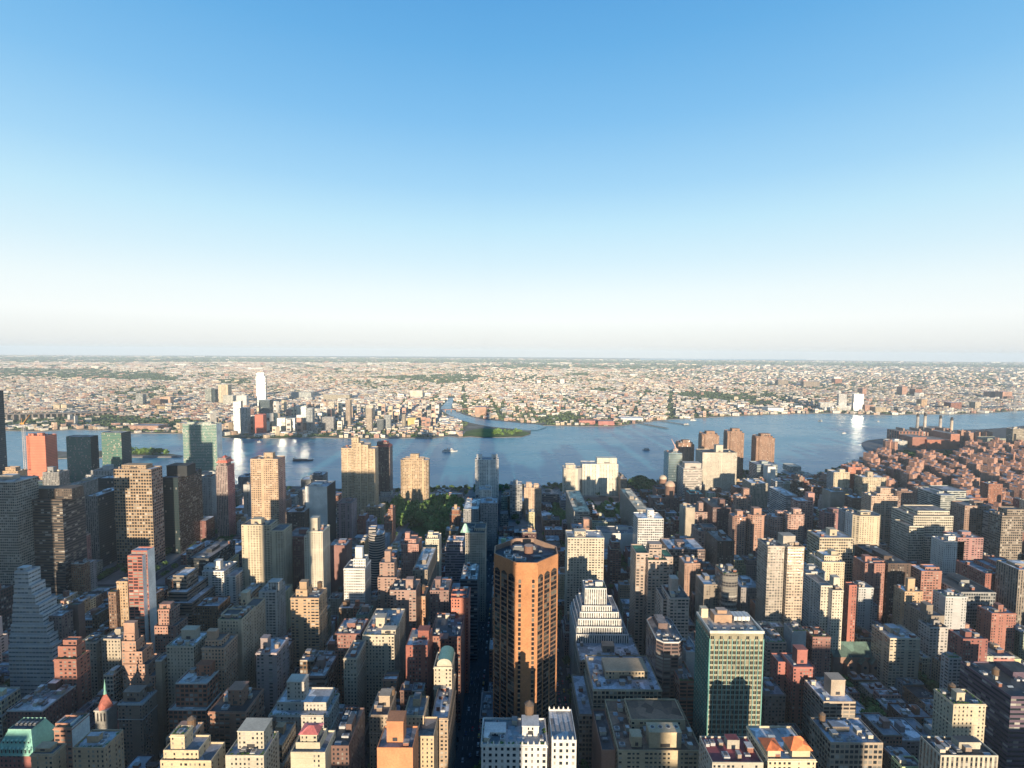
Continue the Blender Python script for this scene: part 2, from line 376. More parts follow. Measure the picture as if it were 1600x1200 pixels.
def B(name, label, xl, xr, yt, Y, D, style, col, yb=None, ph=(), steps=(), tank=(), n=3, cat=None, roof=None, side=None, rz=0, trim=None, par=1.1, round_=0, bay=None, fl=None, group=None, guard=True, balc=0):
    """A building from where its street front stands: xl,xr,yt = picture edges of the front, Y = distance, D = depth"""
    col = C.get(col, col) if isinstance(col, str) else col
    x0, z = plane(xl, yt, Y); x1, _ = plane(xr, yt, Y); x0, x1 = min(x0, x1), max(x0, x1)
    z = max(z-par, 8)
    cx, cy = (x0+x1)/2, Y+D/2; rnd = random.Random(label)
    if isinstance(roof, str): roof = C[roof]
    off = max(xl-800, 800-xr)
    if side is None and guard and off > 300 and D < 40 and xr-xl > 8:
        wpx = .62*(xr-xl); lim = Y*wpx/(off-wpx) if off > wpx*2 else D
        if lim < D: kf = max(lim, 7)/D; D *= kf; steps = [(a, b, c_, dy*kf, dd*kf) for a, b, c_, dy, dd in steps]; ph = ph if ph is None else tuple((a, b, c_, dy*kf, dd*kf) for a, b, c_, dy, dd in ph); cy = Y+D/2
    rc = roof or rnd.choice(RC)
    root = empty(name, (cx, cy, 0), label, cat or name.replace('_', ' '), group, rz)
    base = rect(x0-cx, x1-cx, -D/2, D/2)
    if round_ == 1:   # curved front
        w = (x1-x0)/2; base = [(-w, D/2)]+[(-w*math.cos(math.pi*i/8), -D/2+w*.5*(1-math.sin(math.pi*i/8))) for i in range(9)]+[(w, D/2)]
    elif round_ == 2: base = [(p[0], p[1]) for p in circle(0, 0, (x1-x0)/2, 20)]
    elif round_ == 3:  # chamfered corners
        w, d, c = (x1-x0)/2, D/2, min(x1-x0, D)*.22; base = [(-w+c, -d), (w-c, -d), (w, -d+c), (w, d-c), (w-c, d), (-w+c, d), (-w, d-c), (-w, -d+c)]
    tiers = [(base, 0, z)]
    X0, X1, Y0, Y1 = x0, x1, Y, Y+D
    av = []
    for i, (sl, sr, sy, dy, dd) in enumerate(steps):
        yy = Y+dy+.04*(i+1); a, zz = plane(sl, sy, yy); b, _ = plane(sr, sy, yy); a, b = min(a, b), max(a, b)
        zz = zz-par; k = .04*(i+1)
        if zz > z and b-a < x1-x0+2: av.append(((a+b)/2-cx, yy+dd/2-cy, b-a, dd))
        tiers.append((rect(a-cx+k, b-cx-k, yy-cy, yy-cy+dd), (z-.5 if (zz > z and a >= x0-.5 and b <= x1+.5 and yy+dd <= Y1+.1) else 0), zz))
        X0, X1, Y0, Y1 = min(X0, a), max(X1, b), min(Y0, yy), max(Y1, yy+dd)
    tower_meshes(root, tiers, style, col, rc, par, bay, fl, side, name='cornice' if Y < 620 and style in ('punch', 'pair', 'grid') and round_ == 0 and rnd.random() < .7 else 'wall', trim=trim)
    if ph == (): 
        w = min(x1-x0, D)
        if w > 12 and n > 0:
            a, b = rnd.uniform(.22, .4)*(x1-x0), rnd.uniform(.22, .4)*D; px, py = rnd.uniform(-.2, .2)*(x1-x0), rnd.uniform(-.1, .25)*D
            if not av:
                m = MB(); m.box(px-a/2, px+a/2, py-b/2, py+b/2, z+.03, z+rnd.uniform(3.5, 6), tuple(c*.9 for c in col), 'blank', topcol=rc, topmat='roof'); m.build('penthouse', root); av.append((px, py, a, b))
    for (sl, sr, sy, dy, dd) in ph or ():
        yy = Y+dy; a, zz = plane(sl, sy, yy); b, _ = plane(sr, sy, yy); a, b = min(a, b), max(a, b)
        m = MB(); pc = tuple(c*.95 for c in col)
        zb = z+.03
        m.box(a-cx, b-cx, yy-cy, yy-cy+dd, zb, max(zz, zb+2), pc, 'punch' if (b-a > 9 and rnd.random() < .6) else 'blank', topcol=rc, topmat='roof', bay=2.7, fl=3)
        # a coping and a louvre so that it does not read as a bare block
        m.box(a-cx-.25, b-cx+.25, yy-cy-.25, yy-cy+dd+.25, max(zz, zb+2), max(zz, zb+2)+.5, tuple(min(.8, c*1.15) for c in pc), 'blank')
        if b-a > 4: m.box(a-cx+(b-a)*.35, a-cx+(b-a)*.65, yy-cy-.12, yy-cy, zb+1, min(zz, zb+3.4), (.05, .05, .055), 'metal')
        m.build('penthouse', root); av.append(((a+b)/2-cx, yy+dd/2-cy, b-a, dd))
    for k in range(balc):     # stacks of balconies
        nb = int(z/3.1)
        xa = (x0-cx)+(k+.5)*(x1-x0)/balc
        m = MB()
        for q in range(3, nb):
            m.box(xa-2.3, xa+2.3, -D/2-1.3, -D/2-.01, q*3.1, q*3.1+.2, tuple(min(.8, c*1.2) for c in col), 'blank'); m.box(xa-2.3, xa+2.3, -D/2-1.3, -D/2-1.2, q*3.1+.2, q*3.1+1.1, tuple(c*.8 for c in col), 'blank')
        m.build('balcony_stack', root)
    if not isinstance(tank, tuple): tank = (tank,)
    for k in tank:
        if k: add_tank(root, (x1-x0)*(k-.5), D*rnd.uniform(0, .3), z+.02, rnd.uniform(.9, 1.2))
    clutter(root, x0-cx+1.2, x1-cx-1.2, -D/2+1.2, D/2-1.2, z, int(n*1.8)+1 if Y < 560 else n if Y < 700 else min(n, 2), rnd, av)
    if Y < 560 and ('garden' in label or 'planting' in label or 'hedge' in label or 'terrace' in label or rnd.random() < .22):
        pm = MB(); 
        for _ in range(26):
            e_ = rnd.choice([0, 1, 2]); px_ = rnd.uniform(x0-cx+1, x1-cx-1) if e_ else (x0-cx+1.2 if rnd.random() < .5 else x1-cx-1.2); py_ = -D/2+1.1 if e_ else rnd.uniform(-D/2+1, D/2-1); s_ = rnd.uniform(.4, .9)
            for _q in range(5):
                ax, ay, az = rnd.gauss(0, .35), rnd.gauss(0, .35), rnd.uniform(.2, 1.0); g_ = rnd.uniform(.7, 1.4)
                pm.quad([(px_+ax-s_, py_+ay, z+az), (px_+ax, py_+ay-s_*.6, z+az+.5*s_), (px_+ax+s_, py_+ay, z+az+s_), (px_+ax, py_+ay+s_*.6, z+az+.6*s_)], (.09*g_, .16*g_, .04*g_), 'leaf')
        tag(pm.build('roof_planting', root), kind='stuff')
    HERO.append((X0, X1, Y0, Y1)); 
    if guard: GUARD.append((min(xl, xr)-1, max(xl, xr)+1, yb if yb else yt+55, Y))
    root['px'] = (xl+xr)/2; root['py'] = yt; NAMED.append(root)
    return root
NAMED = []

# ================================================================== THE SETTING
R = 33000.0
NEAR_SHORE = [(-900, 752), (-300, 748), (0, 742), (100, 742), (200, 742), (300, 748), (372, 757), (470, 760), (540, 764), (690, 762), (770, 761), (840, 759), (900, 757), (970, 753), (1040, 752), (1100, 746),
 (1150, 737), (1200, 736), (1222, 744), (1250, 746), (1278, 741), (1302, 732), (1326, 724), (1350, 714), (1361, 707), (1356, 702), (1347, 697), (1346, 692), (1356, 688), (1375, 685.5), (1392, 685), (1404, 681), (1420, 677), (1470, 672), (1530, 671), (1575, 668), (1620, 663), (1750, 655), (2100, 650)]
FAR_SHORE = [(-1200, 668), (-500, 670), (0, 672), (60, 674), (110, 671), (170, 672), (200, 677), (290, 677), (350, 683), (400, 685), (500, 683.5), (560, 685), (640, 684), (675, 685), (700, 681), (716, 683), (735, 682), (757, 683.5), (780, 683.2), (815, 682.3), (829, 678),
 (830, 670), (843, 665), (860, 664.5), (900, 665.5), (962, 666), (985, 663), (1010, 659), (1050, 655), (1100, 652.5), (1200, 647.5), (1300, 645.5), (1350, 648), (1400, 648.5), (1440, 647), (1500, 647), (1545, 645), (1600, 641), (1750, 636), (2300, 630)]
ns = [ground(x, y) for x, y in NEAR_SHORE]; fs = [ground(x, y) for x, y in FAR_SHORE]
def sheet(name, pts, z, mat, col=(.2, .2, .2), thick=0):
    m = MB(); pl = [(p[0], p[1]) for p in pts]
    a = sum(pl[i-1][0]*pl[i][1]-pl[i][0]*pl[i-1][1] for i in range(len(pl)))
    if a < 0: pl = pl[::-1]
    m.cap(pl, z, col, mat)
    if thick: m.walls(pl, z-thick, z, (.22, .20, .18), 'pave')
    return m.build(name)
tag(sheet('river_water', [(R*math.cos(a*math.pi/48), R*math.sin(a*math.pi/48)) for a in range(96)], -2.0, 'water'), kind='structure')
man = [(p.x, p.y) for p in ns] + [(9000, -3000), (-9000, -3000)]
man = [(-9000, man[0][1])]+man[:-2]+[(9000, man[-3][1]-300)]+man[-2:]
tag(sheet('ground', man, 0, 'asphalt', thick=4), kind='structure')
east = [(-15000, fs[0].y)]+[(p.x, p.y) for p in fs]+[(15000, fs[-1].y+200)]+[((R-50)*math.cos(a), (R-50)*math.sin(a)) for a in np.linspace(.12, math.pi-.12, 60)]
tag(sheet('far_ground', east, 0, 'land', thick=3), kind='structure')
# creek, bays and the quay edge
def gp(pts, z=0): return [ground(x, y, z) for x, y in pts]
tag(sheet('creek_water', gp([(840, 672), (824, 672.5), (796, 669.5), (765, 666.5), (745, 663), (722, 657), (705, 650), (692, 643), (688, 638), (697, 628), (702, 621.5), (709, 621.5), (707, 630), (705, 637), (713, 643.5), (729, 649.5), (752, 655), (800, 660), (842, 663.5), (855, 667)]), .15, 'water'), kind='structure')
tag(sheet('creek_basin_water', gp([(790, 611), (812, 614), (830, 613), (812, 608)]), .15, 'water'), kind='structure')
tag(sheet('distant_bay_water', gp([(1000, 562.5), (1260, 563), (1260, 561), (1000, 560.3)]), .5, 'water'), kind='structure')
# roads laid over the far ground (street bands, rail yard), parks
STREETX = lambda k: (-35-80*k) if k >= 0 else 0
xs_str = [-35-80*k for k in range(0, 18)][::-1]+[50+80*k for k in range(0, 26)]
WID = {x: 9 for x in xs_str}
for x in (-35, -35-80*8, 50+80*10): WID[x] = 15
AVE = [(-260, 15), (55, 15), (210, 12), (365, 21), (521, 11), (676, 15), (892, 15), (1121, 15), (1320, 11), (1500, 11), (1700, 11)]
def shoreY(x):
    best = 1e9
    for a, b in zip(ns[:-1], ns[1:]):
        if (a.x-x)*(b.x-x) <= 0 and a.x != b.x:
            y = a.y+(b.y-a.y)*(x-a.x)/(b.x-a.x); best = min(best, y)
    return best if best < 1e8 else 1300
m = MB(); lm = MB()
blocks = []
for i in range(len(xs_str)-1):
    xa, xb = xs_str[i]+WID[xs_str[i]], xs_str[i+1]-WID[xs_str[i+1]]
    if xb-xa > 75: xb = xb
    for j in range(len(AVE)-1):
        ya, yb = AVE[j][0]+AVE[j][1], AVE[j+1][0]-AVE[j+1][1]
        ymax = min(shoreY(xa), shoreY(xb), shoreY((xa+xb)/2))-26
        if ya > ymax-20: continue
        yb = min(yb, ymax)
        if yb < 60 or abs((xa+xb)/2)-60 > 1.35*yb: continue
        blocks.append((xa, xb, ya, yb))
        m.box(xa, xb, ya, yb, .004, .15, (.27, .265, .26), 'pave')
tag(m.build('pavement'), kind='structure')
# lane lines and crossings on the streets one can look into
for x in xs_str:
    if abs(x) > 700: continue
    w = WID[x]
    for y in range(230, 1300, 10):
        if any(abs(y-a) < b+6 for a, b in AVE) or y > shoreY(x)-30: continue
        lm.box(x-.12, x+.12, y, y+4, .004, .012, (.6, .6, .55), 'pave')
        if w > 10:
            for q in (-1, 1): lm.box(x+q*4-.1, x+q*4+.1, y, y+4, .004, .012, (.7, .7, .68), 'pave')
for ay, aw in AVE[2:8]:
    for x in range(-800, 800, 10):
        if abs(x) > ay*1.1: continue
        if any(abs(x-s) < WID[s]+5 for s in xs_str): continue
        for q in (-1, 0, 1): lm.box(x, x+4, ay+q*aw*.45-.12, ay+q*aw*.45+.12, .004, .012, (.65, .65, .6), 'pave')
    for s in (-35, -115, 50, 130):
        for k in range(-int(aw*.8), int(aw*.8), 2):
            for q in (-1, 1): lm.box(s+q*(WID[s]+1.5), s+q*(WID[s]+4.5)-.01, ay+k, ay+k+.9, .004, .012, (.7, .7, .68), 'pave') if q > 0 else lm.box(s-WID[s]-4.5, s-WID[s]-1.5, ay+k, ay+k+.9, .004, .012, (.7, .7, .68), 'pave')
tag(lm.build('road_markings'), kind='structure')
GR = (.075, .13, .035)
LAWN = []
def lawn(name, px, z=.2, col=GR):
    LAWN.append([(p.x, p.y) for p in gp(px)]); return tag(sheet(name, gp(px), z, 'grass', col), kind='structure')
lawn('park_lawn', [(592, 838), (588, 800), (640, 786), (722, 790), (726, 838), (690, 850), (655, 846)])
lawn('garden_lawn', [(925, 828), (915, 796), (985, 796), (1000, 828)])
lawn('avenue_garden_lawn', [(862, 822), (860, 796), (895, 796), (895, 822)])
lawn('point_lawn', [(722, 682.2), (728, 674), (752, 669.5), (790, 671), (822, 674.5), (828, 678), (815, 681.5), (785, 682.5), (757, 682.7), (738, 681.2)], .6, (.13, .17, .05))
tag(sheet('island_ground', gp([(60, 717), (60, 702), (100, 706), (190, 703.5), (268, 709.5), (284, 712), (268, 714), (190, 714), (104, 716)]), .4, 'land', thick=3), kind='structure')
lawn('island_lawn', [(190, 710), (190, 706), (262, 710), (262, 711.5)], .7)
lawn('waterfront_lawn', [(424, 683.5), (424, 677.5), (520, 676.5), (520, 682)], .3)
lawn('cove_lawn', [(636, 683.3), (640, 679), (676, 678), (682, 682.8)], .3)
lawn('north_park_lawn', [(10, 665), (40, 657), (190, 655), (330, 660), (280, 672), (100, 668)], .3, (.09, .14, .05))
est = [ground(x, y) for x, y in ((1470, 790), (1400, 775), (1340, 745), (1345, 728), (1372, 716), (1395, 704), (1500, 704), (1640, 700), (1640, 800))]
tag(sheet('estate_lawn', est, .22, 'grass', (.05, .085, .03)), kind='structure')
# tunnel approach roads by the park
tag(sheet('approach_road', gp([(600, 850), (640, 800), (650, 800), (622, 850)]), .3, 'pave', (.30, .30, .31)), kind='structure')
tag(sheet('approach_plaza', gp([(600, 850), (612, 828), (640, 826), (655, 838), (650, 852)]), .26, 'pave', (.2, .2, .21)), kind='structure')
tag(sheet('riverside_road', gp([(1346, 693), (1350, 701), (1361, 707), (1380, 712), (1420, 697), (1400, 688), (1375, 687)]), .3, 'pave', (.17, .17, .18)), kind='structure')

# ================================================================== LANDMARKS NEAR THE MIDDLE
def octagon_tower():
    """orange-brown tower turned 45 degrees, front chamfer towards the viewpoint"""
    Yf = 372.0; xa, z = plane(807, 880, Yf); xb, _ = plane(839, 880, Yf); cx = (xa+xb)/2; hw = (xb-xa)/2; s = 17.6
    W2 = hw+s
    poly = [(-hw, 0), (hw, 0), (W2, s), (W2, s+2*hw), (hw, 2*s+2*hw), (-hw, 2*s+2*hw), (-W2, s+2*hw), (-W2, s)]
    cy0 = s+hw; poly = [(x, y-cy0) for x, y in poly]
    cy = Yf+cy0; z -= 1.2
    root = empty('office_tower', (cx, cy, 0), 'orange-brown eight-sided brick tower turned diagonally in the centre foreground', 'skyscraper')
    c = (.49, .225, .10); w = MB(); base = 20; crown = z-10.5
    w.walls(poly, base, z+1.6, c, 'blank')
    ip = inset(poly, .9)
    for k in range(8):
        j = (k+1) % 8
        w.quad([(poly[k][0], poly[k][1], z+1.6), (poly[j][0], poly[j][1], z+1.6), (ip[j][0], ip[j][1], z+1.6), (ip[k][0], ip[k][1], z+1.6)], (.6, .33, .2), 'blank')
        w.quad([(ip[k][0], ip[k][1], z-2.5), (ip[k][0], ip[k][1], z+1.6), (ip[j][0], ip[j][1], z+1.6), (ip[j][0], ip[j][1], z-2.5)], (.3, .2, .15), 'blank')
    w.build('wall', root)
    rf = MB(); rf.cap(ip, z-2.5, (.09, .09, .10), 'roof'); rf.build('roof', root)
    b2 = [(x*1.12, y*1.12) for x, y in poly]; fl = MB()
    for k in range(8):
        j = (k+1) % 8
        fl.quad([(b2[k][0], b2[k][1], 0), (b2[j][0], b2[j][1], 0), (b2[j][0], b2[j][1], base), (b2[k][0], b2[k][1], base)], c, 'blank')
        fl.quad([(b2[k][0], b2[k][1], base), (b2[j][0], b2[j][1], base), (poly[j][0], poly[j][1], base+12), (poly[k][0], poly[k][1], base+12)], c, 'blank')
    fl.build('flared_base', root)
    # window bays: three wide ones on each diagonal face, two narrow arched ones on each chamfer
    for k in range(8):
        a = Vector(poly[k]+(0,)); b = Vector(poly[(k+1) % 8]+(0,)); d = (b-a); L = d.length; d.normalize(); nrm = Vector((d.y, -d.x, 0))
        if nrm.y > .5: continue
        wide = (k % 2 == 1); bays = [(1.2, 7.0), (8.6, 14.8), (16.4, 23.2)] if wide else [(1.6, 3.6), (L-3.6, L-1.6)]
        bays = [(p*L/24.9, q*L/24.9) for p, q in bays] if wide else bays
        for p, q in bays:
            wb = MB(); nfl = int((crown-base-10)/3.75)
            for f in range(nfl):
                z0 = base+12+f*3.75; z1 = z0+2.8
                for wi in range(2 if wide else 1):
                    n_ = 2 if wide else 1; gp_ = .35; ww_ = (q-p-gp_*(n_-1))/n_
                    s0 = p+wi*(ww_+gp_); s1 = s0+ww_
                    P = a+d*s0+nrm*.12; Q = a+d*s1+nrm*.12
                    cc = random.choice([(.018, .02, .024)]*7+[(.07, .065, .055), (.13, .12, .10)])
                    if wide: wb.quad([(P.x, P.y, z0), (Q.x, Q.y, z0), (Q.x, Q.y, z1), (P.x, P.y, z1)], cc, 'paneglass')
                    else:
                        e = (Q-P)*.22; wb.quad([(P.x, P.y, z0), (Q.x, Q.y, z0), (Q.x, Q.y, z1-.5), (Q.x-e.x, Q.y-e.y, z1), (P.x+e.x, P.y+e.y, z1), (P.x, P.y, z1-.5)], cc, 'paneglass')
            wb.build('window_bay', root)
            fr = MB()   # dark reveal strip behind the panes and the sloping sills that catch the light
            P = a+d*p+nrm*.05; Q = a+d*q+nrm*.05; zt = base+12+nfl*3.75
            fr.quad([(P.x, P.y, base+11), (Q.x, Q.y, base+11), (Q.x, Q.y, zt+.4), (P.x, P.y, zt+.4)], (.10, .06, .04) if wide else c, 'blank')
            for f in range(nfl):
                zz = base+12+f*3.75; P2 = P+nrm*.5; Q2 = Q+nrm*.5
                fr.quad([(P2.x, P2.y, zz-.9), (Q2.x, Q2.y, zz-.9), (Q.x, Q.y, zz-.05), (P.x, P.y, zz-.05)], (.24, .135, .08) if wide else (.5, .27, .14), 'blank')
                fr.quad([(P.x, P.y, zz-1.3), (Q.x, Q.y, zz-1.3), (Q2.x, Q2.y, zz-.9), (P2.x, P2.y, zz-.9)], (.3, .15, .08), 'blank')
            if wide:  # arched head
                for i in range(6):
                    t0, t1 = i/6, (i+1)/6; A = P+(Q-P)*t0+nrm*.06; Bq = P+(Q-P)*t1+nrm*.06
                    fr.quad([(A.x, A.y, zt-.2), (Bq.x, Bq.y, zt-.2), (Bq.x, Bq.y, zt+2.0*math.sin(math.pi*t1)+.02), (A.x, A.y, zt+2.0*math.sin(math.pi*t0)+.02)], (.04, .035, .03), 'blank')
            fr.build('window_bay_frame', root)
    for sx in (-1, 1):     # deep piers at the corners of the chamfer
        pr = MB(); pr.box(sx*hw-.9, sx*hw+.9, -cy0-.35, -cy0+.9, base+12.2, z-.01, c, 'blank'); pr.build('corner_pier', root)
    m = MB(); m.prism(circle(2.5, 3.5, 3.6, 18), z-2.5, z+3.8, (.26, .14, .10), 'blank', topcol=(.7, .5, .4)); m.build('tank_house', root)
    for (x, y, sx, sy, sz) in ((-13, -9, 6, 5, 3), (-6, -11, 6, 4.5, 3), (-15, -2, 5, 5, 3.5), (-8, -5, 4, 4, 2.4), (-2, -12, 4, 4, 2.4), (-14, 4, 4, 4, 2)): add_unit(root, 'unit', x, y, z-2.5, sx, sy, sz)
    for (x, y, sx, sy, sz) in ((-6, 10, 9, 5, 3.6), (9, -6, 6, 3, 1.6), (6, 12, 5, 4, 2.5), (12, 4, 3, 3, 2)): add_unit(root, 'unitdark', x, y, z-2.5, sx, sy, sz)
    HERO.append((cx-W2-3, cx+W2+3, Yf, Yf+2*cy0)); GUARD.append((773, 874, 1118, Yf)); root['px'] = 823; root['py'] = 880; NAMED.append(root)
def paneglass():
    m, n, l, b = newmat('window_glass'); t = NT(n, l); l.new(t.col(), b.inputs['Base Color']); b.inputs['Roughness'].default_value = .08
    return m
M['paneglass'] = paneglass()
octagon_tower()

def green_tower():
    Y = 350.0; x0, z = plane(1110, 986, Y); x1, _ = plane(1193, 986, Y); D = 26.0; cx, cy = (x0+x1)/2, Y+D/2; w2 = (x1-x0)/2; z -= 1
    root = empty('office_tower', (cx, cy, 0), 'pale office tower with a turquoise metal window grid and cluttered roof terrace, front right', 'skyscraper')
    w = MB(); w.walls(rect(-w2, w2, -D/2, D/2), 0, z, (.34, .31, .21), 'blank'); w.build('wall', root)
    rf = MB(); rf.cap(rect(-w2+.5, w2-.5, -D/2+.5, D/2-.5), z+.05, (.42, .36, .30), 'roof'); rf.build('roof', root)
    pc = MB()
    for (a, b, c_, d) in ((-w2-.5, w2+.5, -D/2-.5, -D/2+.5), (-w2-.5, w2+.5, D/2-.5, D/2+.5), (-w2-.5, -w2+.5, -D/2+.51, D/2-.51), (w2-.5, w2+.5, -D/2+.51, D/2-.51)):
        pc.box(a, b, c_, d, z-.5, z+1.4, (.72, .70, .62), 'blank')
    pc.build('parapet', root)
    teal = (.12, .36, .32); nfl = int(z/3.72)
    for face in ('front', 'left', 'right'):
        L = 2*w2 if face == 'front' else D; nb = 12 if face == 'front' else 9; bw = L/nb
        def P(s, o):
            if face == 'front': return (-w2+s, -D/2-o)
            if face == 'left': return (-w2-o, D/2-s)
            return (w2+o, -D/2+s)
        mu = MB(); pn = MB(); sp = MB()
        for i in range(nb+1):
            s = i*bw; a, b = P(max(s-.22, -.4), .02), P(min(s+.22, L+.4), .02); a2, b2 = P(max(s-.22, -.4), .65), P(min(s+.22, L+.4), .65)
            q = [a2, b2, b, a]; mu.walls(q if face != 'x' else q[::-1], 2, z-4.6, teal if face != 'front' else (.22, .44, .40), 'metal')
        for f in range(nfl-1):
            for i in range(nb):
                s0 = i*bw+.5; s1 = (i+1)*bw-.5; mid = (s0+s1)/2
                if f == nfl-2 and i % 2: continue
                for u0_, u1_ in ((s0, mid-.12), (mid+.12, s1)):
                    a, b = P(u0_, .06), P(u1_, .06); zz = 3+f*3.72
                    cc = random.choice([(.02, .022, .022)]*6+[(.10, .09, .07), (.2, .18, .13)])
                    pn.quad([(a[0], a[1], zz), (b[0], b[1], zz), (b[0], b[1], zz+2.35), (a[0], a[1], zz+2.35)], cc, 'paneglass')
            a, b, a2, b2 = P(0, .03), P(L, .03), P(0, .3), P(L, .3)
            sp.quad([(a2[0], a2[1], 3+f*3.72-.35), (b2[0], b2[1], 3+f*3.72-.35), (b[0], b[1], 3+f*3.72-.1), (a[0], a[1], 3+f*3.72-.1)], (.5, .5, .38), 'metal')
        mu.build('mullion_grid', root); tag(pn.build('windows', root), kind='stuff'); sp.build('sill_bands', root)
    ph = MB(); ph.box(-11, 2, 0, 9, z+.06, z+6, (.50, .33, .22), 'blank', topcol=(.6, .5, .42)); ph.prism(rect(-8, -1, 2, 7), z+6, z+8.4, (.5, .33, .22), 'blank', topcol=(.65, .5, .4)); ph.build('penthouse', root)
    cr = MB(); cr.box(-w2+1, -w2+6, 7, 12, z+.06, z+7, (.62, .52, .36), 'blank'); cr.build('stair_bulkhead', root)
    ct = MB()
    for i in range(4): ct.box(4+i*3, 6.6+i*3, 1, 9, z+1.2, z+4.2, (.66, .66, .64), 'metal')
    for y in (1, 9):
        for x in (4, 10, 15): ct.beam((x, y, z), (x, y, z+5), .15, (.5, .5, .5), 'metal')
    ct.build('cooling_tower', root)
    for i in range(5): add_unit(root, 'unit', -14+i*6.5, -8, z+.05, 2.4, 2.2, 1.6)
    HERO.append((x0-2, x1+2, Y-1, Y+D+1)); GUARD.append((1096, 1194, 1200, Y)); root['px'] = 1150; root['py'] = 985; NAMED.append(root)
green_tower()

# ================================================================== BUILDINGS ONE CAN TELL APART (picture edges of the front, distance, depth)
OT, AT, AB, BB, HT = 'office_tower', 'apartment_tower', 'apartment_building', 'brick_building', 'hospital_block'
# --- far left cluster
B(OT, 'dark blue glass tower cut off by the left edge of the picture', -90, -30, 612, 900, 40, 'glass', (.05, .09, .14), 735)
B(OT, 'tower under construction wrapped in orange-red netting beside a white crane', 40, 70, 681, 1150, 34, 'net', (.80, .27, .17), 745, ph=[(44, 52, 678, 6, 8), (58, 66, 677, 4, 8)])
B(OT, 'green glass tower with a slanted notch, left one of a pair by the river', 103, 141, 682, 1150, 22, 'green', (.16, .21, .19), 760, ph=(), n=0, side=('glass', (.04, .06, .07)))
B(OT, 'olive glass tower with a sloping roof line, right one of a pair by the river', 158, 189, 676, 1160, 30, 'green', (.20, .24, .17), 745, n=0, side=('glass', (.04, .06, .07)))
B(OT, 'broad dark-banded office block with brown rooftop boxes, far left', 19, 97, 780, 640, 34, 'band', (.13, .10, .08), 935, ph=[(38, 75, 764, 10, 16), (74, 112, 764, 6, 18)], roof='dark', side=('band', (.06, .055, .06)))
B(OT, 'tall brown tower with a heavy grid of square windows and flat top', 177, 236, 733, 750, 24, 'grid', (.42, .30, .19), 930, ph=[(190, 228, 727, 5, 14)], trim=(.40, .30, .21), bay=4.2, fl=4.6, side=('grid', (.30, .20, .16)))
B(OT, 'near-black glass tower standing behind the tall brown gridded tower', 153, 180, 747, 800, 30, 'glass', (.03, .05, .06), 930)
B(OT, 'black bronze-glass tower with a white plant room on its roof', 254, 278, 746, 800, 62, 'glass', (.03, .035, .04), 905, ph=[(260, 292, 728, 12, 22)], roof='slate', side=('grid', (.12, .075, .05)))
B(OT, 'pale gridded tower with tall white louvred top at the left edge', -44, 24, 752, 620, 30, 'grid', (.52, .46, .38), 880, bay=2.6, fl=3.4, trim=C['white'])
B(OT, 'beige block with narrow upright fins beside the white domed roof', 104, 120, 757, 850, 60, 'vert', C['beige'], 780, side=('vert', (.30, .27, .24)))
B(OT, 'white upright-striped office block carrying round white roof domes', 134, 176, 742, 930, 40, 'vert', C['lgrey'], 775, steps=[(142, 178, 735, 4, 30)], ph=[(160, 170, 728, 12, 12)])
B(OT, 'small grey office tower left of the beige finned block', 66, 92, 738, 930, 30, 'vert', C['grey'], 760, ph=[(74, 83, 730, 8, 10)])
B(AB, 'cream apartment house with a stepped sunlit top near the left edge', 4, 28, 736, 900, 30, 'punch', C['tan'], 750, steps=[(8, 24, 730, 4, 16)])
B(OT, 'low dark green glass building under the orange-red construction tower', 43, 71, 757, 980, 30, 'glass', (.05, .10, .10), 765)
B(OT, 'slim glass tower slice right of the olive glass tower, low', 176, 190, 742, 1000, 30, 'glass', (.05, .07, .08), 750)
B(OT, 'broad pale green glass slab with blank white end walls at the river', 285, 338, 662, 1240, 23, 'green', (.50, .56, .48), 740, n=0, ph=[(292, 330, 660, 6, 10)], trim=C['white'], side=('blank', (.72, .70, .64)))
B(OT, 'white low conference building in front of the green glass slab', 303, 345, 742, 1180, 40, 'band', C['white'], 752)
B(AT, 'slim red and grey striped tower with a red hipped crown', 337, 355, 728, 850, 22, 'vert', (.40, .30, .28), 850, ph=[(340, 353, 716, 3, 15)], side=('punch', (.50, .17, .15)))
B(AT, 'grey-white flats between the black bronze tower and red striped tower', 313, 330, 745, 900, 26, 'punch', C['lgrey'], 790)
B(OT, 'dark slab with gold-edged wing, low beside the black bronze tower', 293, 326, 872, 620, 60, 'band', C['dark'], 900)
B(OT, 'low dark blue flat-roofed hall behind the dark gold-edged slab', 330, 365, 868, 690, 40, 'band', (.10, .13, .16), 880)
B(OT, 'narrow dark tower with pale ribs behind the broad dark-banded block', 133, 152, 775, 740, 50, 'vert', (.28, .27, .26), 880, side=('glass', (.05, .07, .09)))
# stepped white office building, lower left
B(OT, 'white stepped office building like a wedding cake, far lower left', 22, 44, 893, 455, 12, 'rib', (.50, .51, .51), 1010, n=1, fl=3.9, side=('rib', (.50, .51, .51)),
  steps=[(21, 49, 915, -1.5, 14), (20, 55, 930, -3, 16), (19, 61, 945, -4.5, 18), (18, 67, 960, -6, 20), (16, 73, 976, -7.5, 22), (14, 78, 992, -9, 24), (12, 82, 1008, -10.5, 26)], ph=[(27, 40, 888, 3, 6)])
B(AT, 'slim tower with a blank white side wall and red brick balcony front', 199, 222, 868, 480, 17, 'balc', (.42, .15, .11), 993, steps=[(205, 230, 860, 5, 10)], side=('blank', C['white']))
B(AB, 'narrow tan brick tower with a sloping roof, left of the white-sided tower', 182, 199, 908, 505, 20, 'punch', C['tan'], 975)
B(AB, 'narrow brown brick building left of the tan sloping-roofed tower', 169, 181, 925, 500, 22, 'punch', C['brown'], 985)
